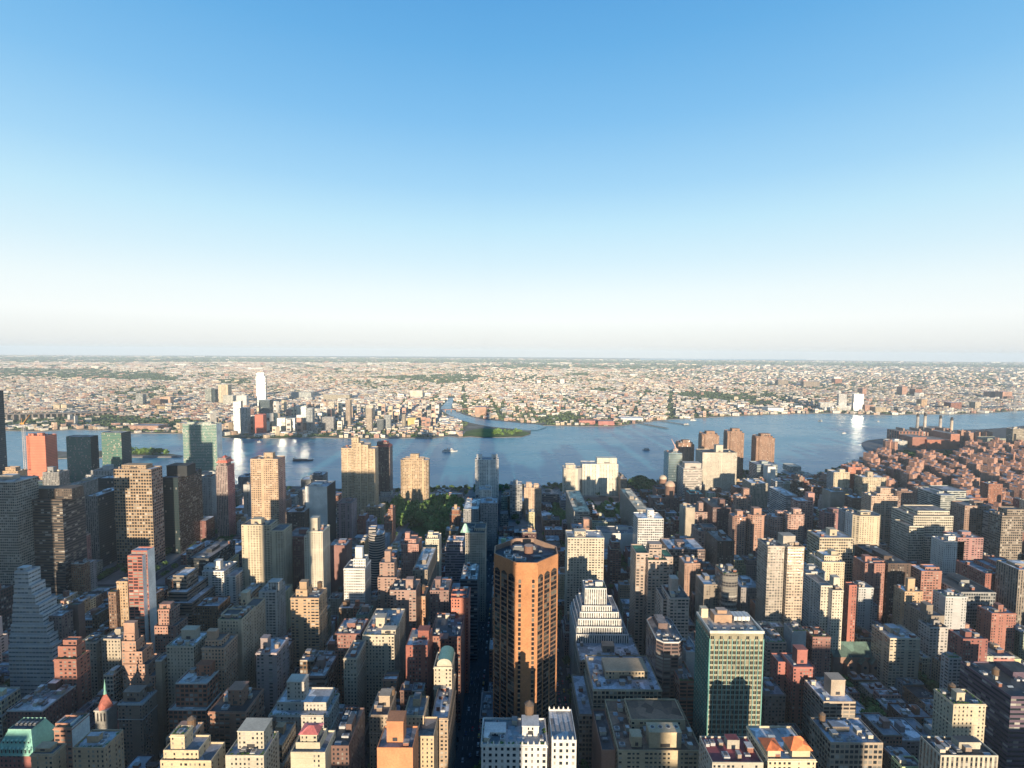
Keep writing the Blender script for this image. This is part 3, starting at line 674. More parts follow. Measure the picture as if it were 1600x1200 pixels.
B(OT, 'grey-brown stepped office building with a flat block on top', 262, 292, 925, 560, 44, 'band', C['taupe'], 975, steps=[(270, 291, 899, 8, 22), (258, 300, 942, -5, 50)])
B(AB, 'white zigzag-fronted apartment building with boxes on its roof', 316, 350, 892, 600, 36, 'pair', C['white'], 950, steps=[(318, 340, 885, 6, 14), (348, 368, 900, 3, 30)], ph=[(334, 344, 877, 8, 8)])
B(AT, 'tall cream tower block with setbacks below the slim striped tan tower', 377, 421, 820, 620, 22, 'pair', C['cream'], 925, steps=[(421, 442, 829, -2, 26)], ph=[(392, 408, 812, 6, 9)])
B(AT, 'tall sunlit tan tower with brown window stripes and a small roof block', 391, 434, 717, 800, 26, 'pair', (.58, .41, .27), 810, ph=[(412, 426, 708, 8, 9)], bay=3.4, side=('pair', (.46, .27, .22)))
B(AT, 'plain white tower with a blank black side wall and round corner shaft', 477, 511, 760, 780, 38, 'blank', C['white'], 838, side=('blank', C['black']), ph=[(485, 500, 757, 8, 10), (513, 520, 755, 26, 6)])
B(AT, 'very slim white tower with a tall box on top, in front of the black-sided tower', 479, 504, 830, 600, 24, 'punch', C['pale'], 940, ph=[(484, 496, 810, 4, 9)], steps=[(475, 480, 838, 3, 20)])
B(AT, 'sunlit tan tower with stepped roof blocks, lower left of centre', 454, 498, 934, 480, 22, 'pair', C['tan'], 1022, steps=[(462, 480, 921, 4, 12)], ph=[(468, 479, 910, 5, 6)], tank=(.8,))
B(AB, 'cream-grey tower with a stair box, left of the stepped tan tower', 404, 430, 924, 500, 24, 'pair', (.50, .49, .46), 1000, ph=[(419, 436, 910, 5, 9)])
B(AT, 'tall tan tower of fluted half-round columns facing the river', 533, 552, 700, 950, 30, 'pair', (.62, .47, .31), 818, steps=[(549, 560, 684, 5, 12), (552, 564, 692, -3, 20), (563, 575, 695, -1, 22), (574, 586, 701, 1, 24)], bay=2.7)
B(AT, 'dark brown tower with a sloping red top beside the fluted tan tower', 586, 609, 699, 1080, 26, 'vert', (.24, .15, .13), 770, ph=[(589, 605, 691, 4, 15)])
B(AT, 'tan round-cornered tower block standing above the park trees', 625, 669, 719, 1040, 26, 'pair', (.60, .44, .28), 786, ph=[(641, 654, 710, 6, 11)], round_=3, steps=[(631, 662, 716, 5, 16)])
B(AT, 'pale grey tower with two drum-shaped roof tanks near the river', 742, 779, 718, 1075, 28, 'pair', (.95, .93, .88), 775, ph=[(745, 753, 710, 5, 9), (768, 777, 710, 5, 9)], round_=3)
B(AT, 'grey stepped slab left of the fluted tan tower, at the river', 484, 504, 742, 1080, 30, 'vert', C['slate'], 760, steps=[(470, 486, 749, -6, 30), (489, 500, 739, 6, 12)])
B(HT, 'low white building with a pediment between brown tower and round-cornered tower', 588, 615, 776, 1060, 34, 'punch', C['lgrey'], 790, steps=[(594, 611, 769, 10, 16)])
B(AB, 'small pink and cream building right of the round-cornered tower', 695, 724, 781, 1080, 26, 'punch', (.62, .42, .34), 792, steps=[(700, 722, 772, 6, 14)])
B(AB, 'low dark garage with pale roof sheds beside the pink and cream building', 682, 702, 770, 1140, 24, 'band', C['grey'], 772)
B(AB, 'white apartment house just in front of the two-drum grey tower', 748, 767, 765, 900, 26, 'punch', C['white'], 790)
B(AB, 'grey-brown apartment block with a pale machine roof, street corner near centre', 750, 777, 786, 820, 34, 'punch', (.36, .33, .32), 812)
B(AB, 'low apartment block with a snow-pale roof beside the park trees', 724, 748, 795, 810, 60, 'punch', C['grey'], 812, roof='white')
B(AT, 'black and white banded tower right of the central street', 797, 816, 757, 980, 24, 'balc', (.40, .41, .42), 830, ph=[(802, 809, 751, 6, 8)])
B(AT, 'tan tower with a stepped sunlit crown beside the black and white tower', 819, 846, 762, 1000, 24, 'punch', (.58, .43, .31), 800, steps=[(822, 831, 755, 4, 10), (834, 842, 757, 5, 10)])
B(HT, 'low grey hospital wing near the river, left of the cream tower', 847, 874, 772, 1060, 40, 'band', C['slate'], 790)
B(HT, 'cream tower with a notched roof frame left of the big cream hospital', 881, 903, 732, 1130, 30, 'punch', C['pale'], 770, steps=[(884, 899, 726, 5, 16)])
B(HT, 'low glass-banded wing below the cream notched tower', 877, 897, 781, 1010, 30, 'band', C['blue'], 795)
B(HT, 'big cream hospital slab with stacked boxes on its roof', 910, 966, 725, 1150, 34, 'punch', (.80, .74, .62), 790, ph=[(933, 964, 716, 10, 18)], bay=3.6)
B(HT, 'narrow grey stair tower attached left of the big cream hospital slab', 903, 909, 731, 1155, 20, 'blank', C['grey'], 780, n=0)
B(HT, 'cream low pavilion with a lit front below the big hospital slab', 940, 964, 799, 1020, 24, 'punch', (.60, .44, .30), 806, steps=[(918, 942, 803, 1, 20)])
B(HT, 'grey hospital wing behind the right-hand concrete slab', 970, 980, 748, 1120, 60, 'punch', C['taupe'], 775)
B(AT, 'long concrete slab block with grid windows, left one of two', 897, 922, 799, 810, 125, 'grid', (.42, .38, .33), 830, n=4, bay=3.2, roof='cream')
B(AT, 'long concrete slab block with grid windows, right one of two', 995, 1014, 796, 830, 130, 'grid', (.42, .38, .33), 812, n=4, bay=3.2, roof='cream')
B(AT, 'white tower with a lattice of deep square windows and top box', 997, 1037, 810, 700, 28, 'grid', (.72, .71, .68), 866, ph=[(1012, 1022, 798, 6, 9)], bay=3.0, fl=3.4)
B(AT, 'tall cream tower with dark column stripes right of the orange tower', 887, 944, 840, 580, 26, 'pair', (.60, .53, .42), 930, ph=[(898, 915, 831, 6, 10)], bay=3.6)
B('shop_building', 'long white low shop building with a red awning stripe', 936, 995, 833, 790, 34, 'blank', C['white'], 848, n=9)
B(AB, 'small pink apartment house with a red penthouse before the left concrete slab', 894, 922, 825, 730, 22, 'punch', C['pink'], 838, ph=[(912, 925, 812, 3, 9)])
B(OT, 'white terraced office building stepping down, right of the orange tower', 914, 948, 919, 480, 18, 'vert', (.70, .70, .68), 990, bay=2.2, n=2,
  steps=[(909, 956, 946, -3, 26), (906, 967, 956, -5, 34), (903, 971, 967, -8, 40), (901, 977, 979, -11, 48), (900, 983, 991, -14, 56)])
B(AT, 'grey-pink cluster tower with a green roof terrace, right of centre', 1013, 1043, 875, 490, 22, 'pair', (.44, .35, .29), 985, steps=[(994, 1014, 864, 8, 24), (1014, 1034, 858, 8, 12), (1036, 1052, 870, 9, 22)], ph=[(1015, 1034, 851, 12, 9)], roof=(.06, .20, .12))
B(AT, 'pinkish tower with a tall lift box, in front of the green-roofed cluster', 1047, 1077, 934, 445, 26, 'pair', (.52, .43, .37), 1000, ph=[(1049, 1060, 905, 8, 8)], steps=[(1036, 1050, 936, 10, 24)])
B(AB, 'brown brick slab with sunlit side right of the green-roofed cluster', 1070, 1094, 880, 600, 22, 'punch', (.38, .24, .18), 930)
B(BB, 'wide brown institutional block with a green edged roof', 1045, 1102, 858, 660, 40, 'grid', (.26, .19, .17), 880, n=5, ph=[(1058, 1070, 848, 10, 12)])
B(AT, 'dark tower with rounded balconies right of the brown slab', 1131, 1156, 896, 545, 24, 'balc', (.20, .19, .18), 955, round_=1)
B(AB, 'low wide grey-roofed apartment block right of the rounded balcony tower', 1158, 1190, 918, 560, 30, 'punch', (.30, .28, .28), 945)
B(AB, 'pair of pale tenement blocks with court between, left of balcony tower', 1100, 1130, 913, 560, 26, 'punch', C['taupe'], 945)
B(AB, 'brick house with gabled slate roof below the brown institutional block', 1096, 1120, 890, 600, 24, 'blank', (.30, .15, .12), 910)
B(AB, 'slim dark tower with a sloping greenhouse top above the balcony tower', 1121, 1148, 845, 640, 40, 'punch', C['dkbrown'], 895)
# --- bellevue and riverside towers
B(HT, 'huge cream windowless-looking block above the right riverside', 1098, 1152, 707, 1150, 44, 'punch', (.60, .54, .44), 752, ph=[(1119, 1130, 696, 10, 12)], bay=2.4, side=('vert', (.50, .44, .36)), n=4)
B(HT, 'light blue glass tower with a pale roof under the tilted crane', 1045, 1066, 708, 1120, 36, 'glass', (.30, .42, .48), 755, side=('green', (.35, .5, .58)))
B(HT, 'pale banded glass block with pink plant rooms before the huge cream block', 1068, 1097, 732, 1080, 40, 'band', (.58, .52, .46), 760, ph=[(1070, 1096, 724, 8, 20)], side=('band', (.4, .45, .48)))
for i, (a, b, yt, Y, d) in enumerate([(1061, 1084, 692, 1300, 'leftmost and lowest of four beside the tilted crane'), (1098, 1123, 678, 1330, 'rising behind the huge cream block'), (1138, 1162, 674, 1330, 'tallest, right of the huge cream block'), (1183, 1210, 682, 1290, 'standing alone at far right')]):
    B(AT, 'brown brick riverside tower, flared top, '+d, a, b, yt, Y, 34, 'punch', (.36, .22, .15), 726, ph=[(a+6, b-6, yt-4, 8, 14)], round_=3, group='brown riverside towers', steps=[(a-1, b+1, yt+2.5, 3, 26)], bay=3.4)
B(HT, 'dark red old brick hospital with a cream drum on its roof', 1018, 1062, 778, 1000, 26, 'punch', (.22, .12, .10), 785)
B(HT, 'old brick hospital wing with rows of small windows by the river', 1026, 1052, 764, 1060, 30, 'punch', (.26, .14, .11), 770)
B(HT, 'green-roofed brick hospital wing before the pale banded glass block', 1078, 1100, 772, 980, 30, 'punch', (.22, .15, .13), 785, roof='copper')
B(HT, 'pale green-grey building right of the tallest riverside tower', 1183, 1215, 726, 1180, 40, 'band', (.36, .42, .42), 745)
B(OT, 'pale office block with beige side beside the pale green-grey building', 1174, 1200, 755, 1010, 40, 'vert', C['beige'], 790)
B(AB, 'brick block with dark top floor left of the pale office block', 1150, 1180, 762, 1060, 24, 'punch', C['brick'], 772)
B(AT, 'round-cornered pink flats with red lift box near the hospital', 1153, 1177, 776, 930, 26, 'pair', C['pink'], 800, ph=[(1162, 1171, 764, 5, 9)], round_=3)
B(AT, 'dark brown slab with pale roof edge and a slim chimney', 1114, 1145, 793, 830, 60, 'punch', (.17, .10, .09), 828, ph=[(1125, 1133, 781, 10, 10)])
B(AT, 'pair of pink brick towers with rounded ends, right one, left of centre right', 1171, 1200, 805, 770, 26, 'pair', C['pink'], 850, ph=[(1178, 1190, 795, 5, 10)], round_=3)
B(AT, 'pink brick tower with rounded ends, standing left of its taller twin', 1147, 1169, 808, 770, 24, 'pair', C['pink'], 845, ph=[(1152, 1161, 799, 5, 9)], round_=3)
B(AB, 'pale blank gable wall building left of the pink twin towers', 1068, 1086, 793, 830, 20, 'blank', C['beige'], 820)
B(AT, 'long pale-roofed brick slab left of the dark brown slab', 1080, 1111, 800, 850, 50, 'pair', (.40, .27, .23), 818, ph=[(1092, 1099, 786, 10, 9)])
B(AB, 'pink stepped apartment block with terraces below the pink twin towers', 1092, 1122, 830, 700, 30, 'pair', (.44, .28, .24), 855, steps=[(1099, 1120, 824, 6, 18)])
B(HT, 'white narrow glass-sided hospital tower at the boat pier', 1200, 1212, 729, 1150, 30, 'blank', C['white'], 790, n=0)
B(HT, 'white framed tower with dark glass side before the boat pier', 1212, 1224, 752, 1090, 26, 'grid', C['white'], 793)
B(AT, 'blue and white banded slab right of the white hospital towers', 1228, 1246, 774, 900, 60, 'band', (.48, .50, .52), 810, ph=[(1250, 1256, 768, 40, 8)])
B(AT, 'pink brick tower with a red lift box right of the banded slab', 1246, 1275, 783, 850, 26, 'pair', (.50, .28, .24), 838, ph=[(1263, 1273, 771, 5, 10)], round_=3)
B(AT, 'sunlit pink tower with rounded ends in front of the red-boxed tower', 1232, 1260, 804, 780, 22, 'pair', (.58, .36, .29), 845, ph=[(1240, 1252, 796, 5, 8)], round_=3)
B(AT, 'small sunlit pink tower with rounded ends, left of two alike', 1206, 1228, 808, 790, 22, 'pair', (.55, .33, .27), 830, ph=[(1215, 1224, 800, 5, 8)], round_=3)
B(AT, 'round-ended red brick tower with a white roof rim, centre right', 1291, 1320, 802, 800, 24, 'pair', (.34, .18, .17), 838, ph=[(1298, 1312, 796, 5, 9)], round_=3)
B(AT, 'cream slab tower left of the orange-red brick tower by the bay', 1303, 1328, 738, 1060, 24, 'pair', C['cream'], 765, side=('pair', C['grey']))
B(AT, 'orange-red brick tower between two cream slabs by the bay', 1326, 1346, 730, 1080, 26, 'punch', (.56, .22, .14), 762)
B(AT, 'broad cream slab tower with dark windows right of the orange-red one', 1348, 1385, 746, 1040, 26, 'pair', C['cream'], 768, ph=[(1356, 1364, 738, 6, 9)])
B(AT, 'plain taupe slab below the cream slab by the bay', 1298, 1321, 768, 950, 26, 'blank', (.40, .33, .27), 800)
B(AT, 'tall sunlit tan and pink tower with a square lift house', 1362, 1403, 775, 820, 24, 'pair', (.60, .43, .32), 850, ph=[(1376, 1392, 763, 5, 10)], bay=3.0, steps=[(1370, 1396, 771, 3, 16)])
B(AB, 'dark brick block with pale terraces left of the tall tan and pink tower', 1332, 1352, 778, 900, 26, 'punch', C['brown'], 800)
B(AT, 'round brown brick tower with curved balconies, right of the tan tower', 1405, 1434, 768, 900, 26, 'punch', (.32, .21, .17), 830, round_=1)
B(AT, 'second round brown tower close behind the first at its right', 1434, 1448, 763, 950, 26, 'punch', (.32, .21, .17), 800, round_=1)
B(AT, 'big cream tower with square windows and a chamfered front', 1337, 1381, 806, 700, 28, 'punch', C['cream'], 860, side=('punch', C['lgrey']), ph=[(1345, 1360, 801, 8, 8)], bay=3.6, round_=3)
B(AT, 'grey flat-roofed slab touching the left of the big cream tower', 1320, 1336, 800, 740, 24, 'punch', C['grey'], 850)
B(AT, 'pale green glassy stepped apartment slab before the brick estate', 1470, 1494, 774, 900, 60, 'band', (.44, .47, .44), 818, steps=[(1494, 1520, 780, 6, 60), (1480, 1510, 767, 20, 40)])
B(BB, 'cube-like brick block right of the pale green stepped slab', 1514, 1544, 778, 960, 26, 'punch', C['brick'], 788)
B(BB, 'narrow sunlit brick block at the top of the glassy slab', 1449, 1465, 762, 960, 22, 'punch', C['pink'], 785)
B(AB, 'square brick block with deep side shadow near the right edge', 1545, 1567, 756, 960, 30, 'punch', C['brick'], 790)
B(AT, 'brown tower with sunlit left front and small lift house, right side', 1508, 1549, 790, 780, 26, 'pair', (.38, .26, .20), 830, ph=[(1522, 1536, 784, 6, 8)])
B(AT, 'cream terraced apartment building with many setbacks and roof gardens', 1428, 1490, 806, 740, 44, 'grid', C['pale'], 855, steps=[(1434, 1484, 798, 8, 30), (1421, 1444, 822, -5, 30), (1446, 1468, 838, -8, 26), (1470, 1489, 846, -6, 26)], n=6)
B(AT, 'grey banded slab tower right of the brown sunlit-left tower', 1549, 1570, 802, 760, 30, 'band', C['grey'], 835)
B(AT, 'grey and gold gridded tower at the right edge', 1566, 1600, 806, 730, 26, 'grid', (.33, .27, .21), 850, steps=[(1574, 1600, 796, 6, 18)])
B(AB, 'white building with blank sunlit side, below the cream terraced one', 1475, 1507, 846, 680, 24, 'punch', C['white'], 862, steps=[(1482, 1494, 838, 4, 10)])
B(AB, 'rosy brick apartment block right of the white blank-sided building', 1497, 1537, 840, 680, 26, 'pair', (.40, .22, .20), 862)
B(AT, 'cream T-shaped tower with grey left wing and a stair box', 1281, 1333, 840, 640, 28, 'grid', C['cream'], 885, ph=[(1297, 1308, 828, 10, 9)], bay=3.0, steps=[(1281, 1304, 834, 20, 16)])
B(AT, 'left one of twin beige towers speckled with square windows', 1200, 1226, 853, 520, 24, 'pair', (.44, .39, .33), 955, ph=[(1224, 1243, 838, 4, 12)], bay=2.8, group='twin beige towers')
B(AT, 'right one of twin beige towers, its front half in sunlight', 1231, 1257, 854, 515, 24, 'pair', (.56, .45, .34), 955, ph=[(1234, 1240, 850, 6, 6)], bay=2.8, group='twin beige towers')
B(AB, 'cream stepped building crowned by a chimney box, beside the twin towers', 1285, 1320, 878, 570, 30, 'punch', C['cream'], 905, steps=[(1288, 1312, 868, 5, 18)], ph=[(1299, 1308, 862, 9, 8)])
B(AB, 'white-grey block left of the cream stepped building', 1262, 1290, 893, 560, 26, 'punch', C['lgrey'], 930)
B(AB, 'cream building with red brick right-hand slice and lift box', 1301, 1318, 922, 505, 22, 'punch', C['pale'], 965, side=('pair', C['lgrey']), steps=[(1283, 1301, 915, 6, 30)], ph=[(1303, 1313, 903, 8, 7)])
B(BB, 'narrow red brick slice beside the cream building with lift box', 1327, 1339, 914, 510, 20, 'punch', (.40, .15, .11), 960)
B(BB, 'rust-red brick tower with stepped shoulders and stair head', 1352, 1383, 880, 600, 26, 'punch', (.38, .19, .15), 935, ph=[(1352, 1362, 870, 8, 8)], steps=[(1364, 1383, 876, 8, 15)])
B(AB, 'white dotted small apartment house left of the rust-red tower', 1342, 1365, 918, 560, 22, 'punch', C['lgrey'], 938)
B(AB, 'tan stepped building with a slim lit tower top and blank gable', 1414, 1442, 924, 540, 30, 'punch', C['tan'], 945, ph=[(1419, 1430, 905, 3, 7)])
B(AB, 'cream end building with lit roof shaft, far along the tan row', 1478, 1511, 932, 520, 24, 'punch', C['lgrey'], 955, ph=[(1480, 1490, 926, 6, 6)])
B(BB, 'dark brick warehouse-like block above the tan stepped building', 1388, 1424, 880, 600, 60, 'punch', C['dkbrown'], 915)
B(BB, 'brick apartment block with terraces right of the dark warehouse-like block', 1440, 1472, 892, 585, 30, 'pair', (.40, .20, .15), 922, steps=[(1446, 1468, 886, 8, 14)])
B(BB, 'large rust-red brick complex with stepped roof, right edge', 1540, 1592, 896, 590, 40, 'punch', (.34, .14, .11), 935, steps=[(1562, 1590, 880, 12, 20), (1554, 1590, 888, 6, 28)])
B(BB, 'long low grey loft with dark skylit roof in front of rust-red complex', 1502, 1556, 925, 560, 50, 'grid', (.30, .30, .29), 945, roof='dark')
B(AB, 'tall beige tower cut off by the right edge of the picture', 1592, 1650, 890, 560, 30, 'vert', C['taupe'], 960)
B(BB, 'small red brick building with a tall lift shaft near the right edge', 1550, 1588, 958, 530, 24, 'punch', (.38, .17, .13), 975, ph=[(1560, 1568, 946, 5, 8)])
# --- middle left field
B(AB, 'white tower block with stacked roof boxes and central sunlit column', 537, 570, 888, 545, 24, 'pair', C['white'], 935, steps=[(552, 571, 873, 4, 12)], ph=[(555, 566, 856, 6, 6)], bay=2.6)
B(AB, 'brown tower crowned by a slim square lit shaft, near the white boxed tower', 590, 620, 902, 545, 24, 'pair', (.38, .25, .20), 932, steps=[(593, 616, 879, 4, 14)], ph=[(601, 610, 862, 7, 6)])
B(AT, 'round grey tower of curved bands with an open crown', 571, 597, 837, 650, 30, 'band', (.42, .38, .35), 872, round_=2, steps=[(576, 587, 824, 10, 9)], fl=3.4)
B(BB, 'pink brick stepped building with a slim red shaft, beside approach road', 627, 654, 850, 640, 26, 'punch', (.50, .27, .22), 868, steps=[(632, 650, 842, 5, 15)], ph=[(633, 640, 833, 7, 6)])
B(AB, 'small white sunlit tower with ornamental top beside the pink stepped one', 665, 686, 842, 640, 22, 'punch', C['pale'], 870, steps=[(668, 684, 836, 4, 12)], ph=[(669, 676, 832, 6, 6)])
B(AB, 'apartment block with a green pyramid-topped neighbour near the central street', 727, 758, 832, 600, 36, 'punch', (.50, .45, .37), 895, steps=[(741, 759, 825, 8, 20)])
B(AB, 'brown brick block with a lit square lift house, row behind red brick L', 609, 650, 922, 500, 26, 'pair', (.36, .24, .20), 960, ph=[(634, 645, 906, 6, 7)])
B(AB, 'dark brick block with a red lift house right of the brown brick block', 672, 701, 922, 500, 26, 'punch', (.27, .17, .15), 955, ph=[(680, 688, 906, 6, 7)])
B(AB, 'long cream building with cluttered pale roof running away from view', 645, 668, 890, 560, 66, 'punch', C['taupe'], 925, n=8, roof='lgrey')
B(OT, 'dark glass building with white roof machinery beside the central street', 719, 746, 905, 520, 40, 'band', (.12, .15, .17), 945, n=8, roof='white')
B(BB, 'salmon-red brick tower on the corner of the central street', 705, 732, 934, 470, 22, 'punch', (.58, .22, .15), 985, steps=[(705, 729, 928, 6, 10)])
B(BB, 'long red-brown brick building left of the round grey tower', 446, 500, 838, 650, 34, 'punch', (.28, .14, .13), 880)
B(BB, 'small square red-brown block right of the black-sided tower', 513, 541, 852, 640, 24, 'blank', (.30, .16, .14), 880)
B(AB, 'grey and pink narrow flats at the foot of the fluted tan tower', 526, 549, 786, 830, 30, 'pair', (.36, .27, .29), 815)
B(AB, 'dark narrow apartment tower left of the plain white tower', 446, 475, 800, 760, 30, 'punch', C['dkbrown'], 850)
B(AB, 'grey block behind the dark narrow apartment tower', 467, 480, 765, 900, 26, 'punch', C['grey'], 800)
B(AT, 'small grey tower with water tanks on the shore left of fluted tower', 372, 388, 745, 1090, 26, 'punch', C['slate'], 765)
B(AT, 'slim blue-grey tower left of the tall sunlit tan tower', 380, 390, 757, 900, 26, 'punch', C['lgrey'], 800)
# --- lower left field
B(AB, 'dark brown block with pale roof cornice beside the stepped white office', 67, 96, 962, 455, 24, 'punch', (.20, .16, .15), 1010)
B(AB, 'narrow dark brick slab right of the pale-corniced brown block', 106, 122, 945, 470, 22, 'blank', (.15, .11, .10), 1000)
B(BB, 'terraced brick building with green roof decks, lower left', 84, 119, 1030, 400, 30, 'pair', (.34, .15, .11), 1075, steps=[(90, 119, 1010, 8, 20), (98, 120, 1000, 14, 12)], roof='green')
B(AB, 'cream apartment house with deep light court, left one of two', 124, 150, 1003, 432, 26, 'punch', C['beige'], 1055)
B(AB, 'cream apartment house with deep light court, right one of two', 158, 188, 998, 432, 26, 'punch', C['beige'], 1055)
B(BB, 'pinkish brick tower stepping up to a big round lit water tower', 190, 212, 1002, 415, 22, 'punch', (.46, .28, .20), 1070, steps=[(193, 210, 990, 4, 12), (190, 222, 1018, -2, 30), (191, 232, 1038, -5, 36), (192, 242, 1056, -8, 42)], ph=[(193, 210, 974, 5, 9)])
B(BB, 'rounded pink brick tower with broad shoulders, left of the roof-garden house', 247, 268, 952, 478, 20, 'punch', (.45, .25, .19), 1005, steps=[(241, 275, 978, -4, 30)], ph=[(249, 266, 945, 3, 10)])
B(BB, 'long dark red mansion block with white cornice and balustraded roof', 10, 66, 1110, 370, 44, 'punch', (.22, .11, .09), 1150, n=14, trim=(.55, .54, .50), roof='lgrey')
B(AB, 'brown tower house with white-clad penthouse and water tank', 184, 222, 1099, 370, 24, 'punch', (.30, .22, .17), 1160, ph=[(192, 218, 1082, 5, 12)], tank=(.85,), trim=C['lgrey'])
B(AT, 'red brick block with white-framed window grid and red roof room', 274, 323, 1067, 385, 26, 'grid', (.44, .17, .10), 1160, steps=[(263, 322, 1108, -4, 34)], ph=[(307, 328, 1040, 10, 9)], bay=3.8, trim=C['white'], roof='lgrey')
B(BB, 'brick apartment tower with balcony stacks and a square roof room', 325, 384, 1112, 350, 26, 'pair', (.36, .19, .13), 1180, ph=[(356, 378, 1079, 8, 10)], balc=3, roof='dark')
B(AB, 'cream tower with an open oval tank on top and gardened terraces', 266, 288, 1148, 292, 14, 'punch', (.66, .53, .35), 1200, steps=[(255, 310, 1172, -2, 22), (250, 330, 1188, -5, 26)])
B(BB, 'small brick tower with white side wall beside the copper-roofed hotel', 84, 112, 1137, 322, 14, 'pair', (.42, .22, .15), 1175, steps=[(86, 110, 1130, 3, 8)], side=('blank', C['white']))
B(AB, 'low beige house with roof planting right of the small brick tower', 113, 163, 1168, 292, 20, 'punch', C['tan'], 1200)
B(AB, 'flat-topped tan box left of the low beige house at picture bottom', 48, 82, 1178, 290, 14, 'punch', C['tan'], 1200, ph=[(55, 78, 1170, 4, 8)])
B(AB, 'sunlit cream house with roof clutter and planting, left middle', 340, 377, 968, 432, 32, 'punch', (.56, .46, .33), 1015, steps=[(345, 372, 960, 8, 14), (378, 398, 950, 30, 26)], ph=[(376, 386, 927, 40, 8)], n=9)
B(BB, 'tan stepped brick house with a water tank tower, before the cream roof-clutter house', 315, 350, 1012, 402, 26, 'punch', (.48, .31, .21), 1050, steps=[(320, 346, 1000, 5, 15)], ph=[(323, 337, 987, 8, 6)], tank=(.25,))
B(AB, 'cream house with a hedge round its roof left of the tan stepped one', 260, 302, 1009, 402, 26, 'punch', C['beige'], 1045, ph=[(283, 305, 985, 12, 8)])
B(AB, 'plain grey-pink apartment block with red chimney box, left of centre', 400, 432, 1020, 412, 24, 'pair', (.38, .31, .30), 1075, ph=[(407, 418, 998, 6, 6)])
B(BB, 'brown office block with grey roof and lift tower, left of centre', 481, 508, 1056, 402, 30, 'band', (.24, .17, .15), 1090, ph=[(495, 505, 1032, 10, 6)])
B(AB, 'broad grey-cream apartment house with white square tower and roof planting', 420, 512, 1117, 350, 24, 'punch', (.54, .50, .43), 1170, steps=[(432, 511, 1097, 6, 17)], ph=[(448, 475, 1066, 10, 9)])
B(AB, 'cream house with small terraces at the bottom left of centre', 352, 412, 1180, 292, 20, 'punch', (.55, .50, .40), 1200, ph=[(371, 412, 1143, 6, 11)])
B(BB, 'brick block with white-edged grey roof above the narrow cream house', 523, 563, 990, 440, 26, 'punch', (.30, .15, .12), 1030, n=5)
B(AB, 'cream corner building with roof garden pergolas, left of centre', 566, 616, 992, 430, 46, 'punch', (.60, .52, .40), 1045, ph=[(587, 601, 966, 14, 8), (596, 618, 985, 3, 7)], n=9)
B(AB, 'narrow cream house with one bay of windows before the corner building', 537, 557, 1028, 402, 26, 'punch', C['beige'], 1062)
B(BB, 'dark red brick block with round roof room, tall blank sides', 634, 668, 1008, 402, 26, 'punch', (.33, .12, .09), 1065, ph=[(653, 670, 986, 10, 8)], roof='lgrey')
B(BB, 'red brick wing with cream coping right of the dark red block', 672, 720, 994, 430, 40, 'punch', (.35, .17, .13), 1040, n=8, ph=[(686, 699, 1005, -6, 8)])
B(AB, 'cream house under a small barrel-vaulted green copper roof', 678, 706, 1042, 378, 20, 'punch', (.58, .50, .38), 1090)
B(AB, 'tan street-wall building with many roof rooms beside the central avenue', 674, 700, 1122, 345, 50, 'punch', (.46, .35, .25), 1200, n=8)
B(AB, 'brown street-wall building behind the tan one along the central avenue', 684, 706, 1086, 400, 40, 'punch', (.36, .28, .22), 1100, n=6)
B(BB, 'bright orange brick tower with round tank recess, bottom centre left', 589, 645, 1168, 290, 18, 'blank', (.62, .27, .13), 1200, ph=[(604, 630, 1128, 5, 9)], par=1.0)
B(AB, 'cream stepped house with roof rails just behind the orange brick tower', 631, 662, 1118, 330, 20, 'punch', (.60, .46, .30), 1160, steps=[(650, 678, 1150, -12, 18)])
B(AB, 'tan house with a heavy roof room left of the cream stepped house', 577, 606, 1117, 352, 26, 'punch', (.48, .38, .28), 1150, ph=[(592, 609, 1088, 10, 8)], tank=(.9,))
B(BB, 'dark brown receding brick block left of the orange brick tower', 511, 545, 1165, 300, 34, 'punch', (.19, .11, .09), 1200, n=6)
B(AB, 'cream tower with a pink hipped roof, bottom left of centre', 454, 508, 1175, 290, 18, 'punch', (.60, .54, .40), 1200, steps=[(462, 500, 1160, 3, 12)], ph=[(469, 495, 1149, 4, 9)])
B(OT, 'low podium with flat roof left of the central crossroads', 750, 770, 1120, 385, 30, 'punch', C['grey'], 1135, guard=False)
# --- bottom centre and right
B(OT, 'white palazzo-like building with crenellated parapet, bottom centre', 752, 855, 1163, 285, 22, 'punch', (.70, .69, .66), 1200, ph=[(816, 842, 1135, 8, 9), (757, 790, 1150, 8, 8)], bay=3.6, fl=3.8, trim=(.78, .76, .7), n=8, steps=[(862, 901, 1156, 0, 26)])
B(OT, 'cream office block with sunken grey roof courts, bottom right of centre', 927, 1034, 1077, 385, 46, 'grid', (.52, .42, .29), 1105, ph=[(946, 1012, 1049, 14, 18)], roof=(.45, .47, .52), n=18, bay=3.2)
B(OT, 'broad flat pale-roofed podium with black machinery behind the cream office block', 906, 1004, 1032, 437, 44, 'punch', (.34, .28, .22), 1040, roof=(.44, .46, .50), n=7, ph=[(942, 960, 1010, 14, 8)])
B(OT, 'lower tan wing with a long ledge left of the cream office block', 905, 926, 1116, 385, 50, 'grid', (.46, .37, .27), 1200, roof=(.45, .47, .52), n=2, ph=None, guard=False)
B(OT, 'ornate cream office block with brown roof and rooftop fan unit', 966, 1097, 1172, 325, 50, 'pair', (.60, .49, .32), 1200, steps=[(986, 1071, 1124, 20, 22)], ph=[(1015, 1065, 1145, 3, 9), (987, 1003, 1152, 4, 7)], roof=(.22, .13, .085), n=18, bay=3.0)
B(BB, 'reddish low wing left of the ornate cream office block', 940, 962, 1172, 330, 40, 'blank', (.40, .22, .15), 1200, n=3, ph=None)
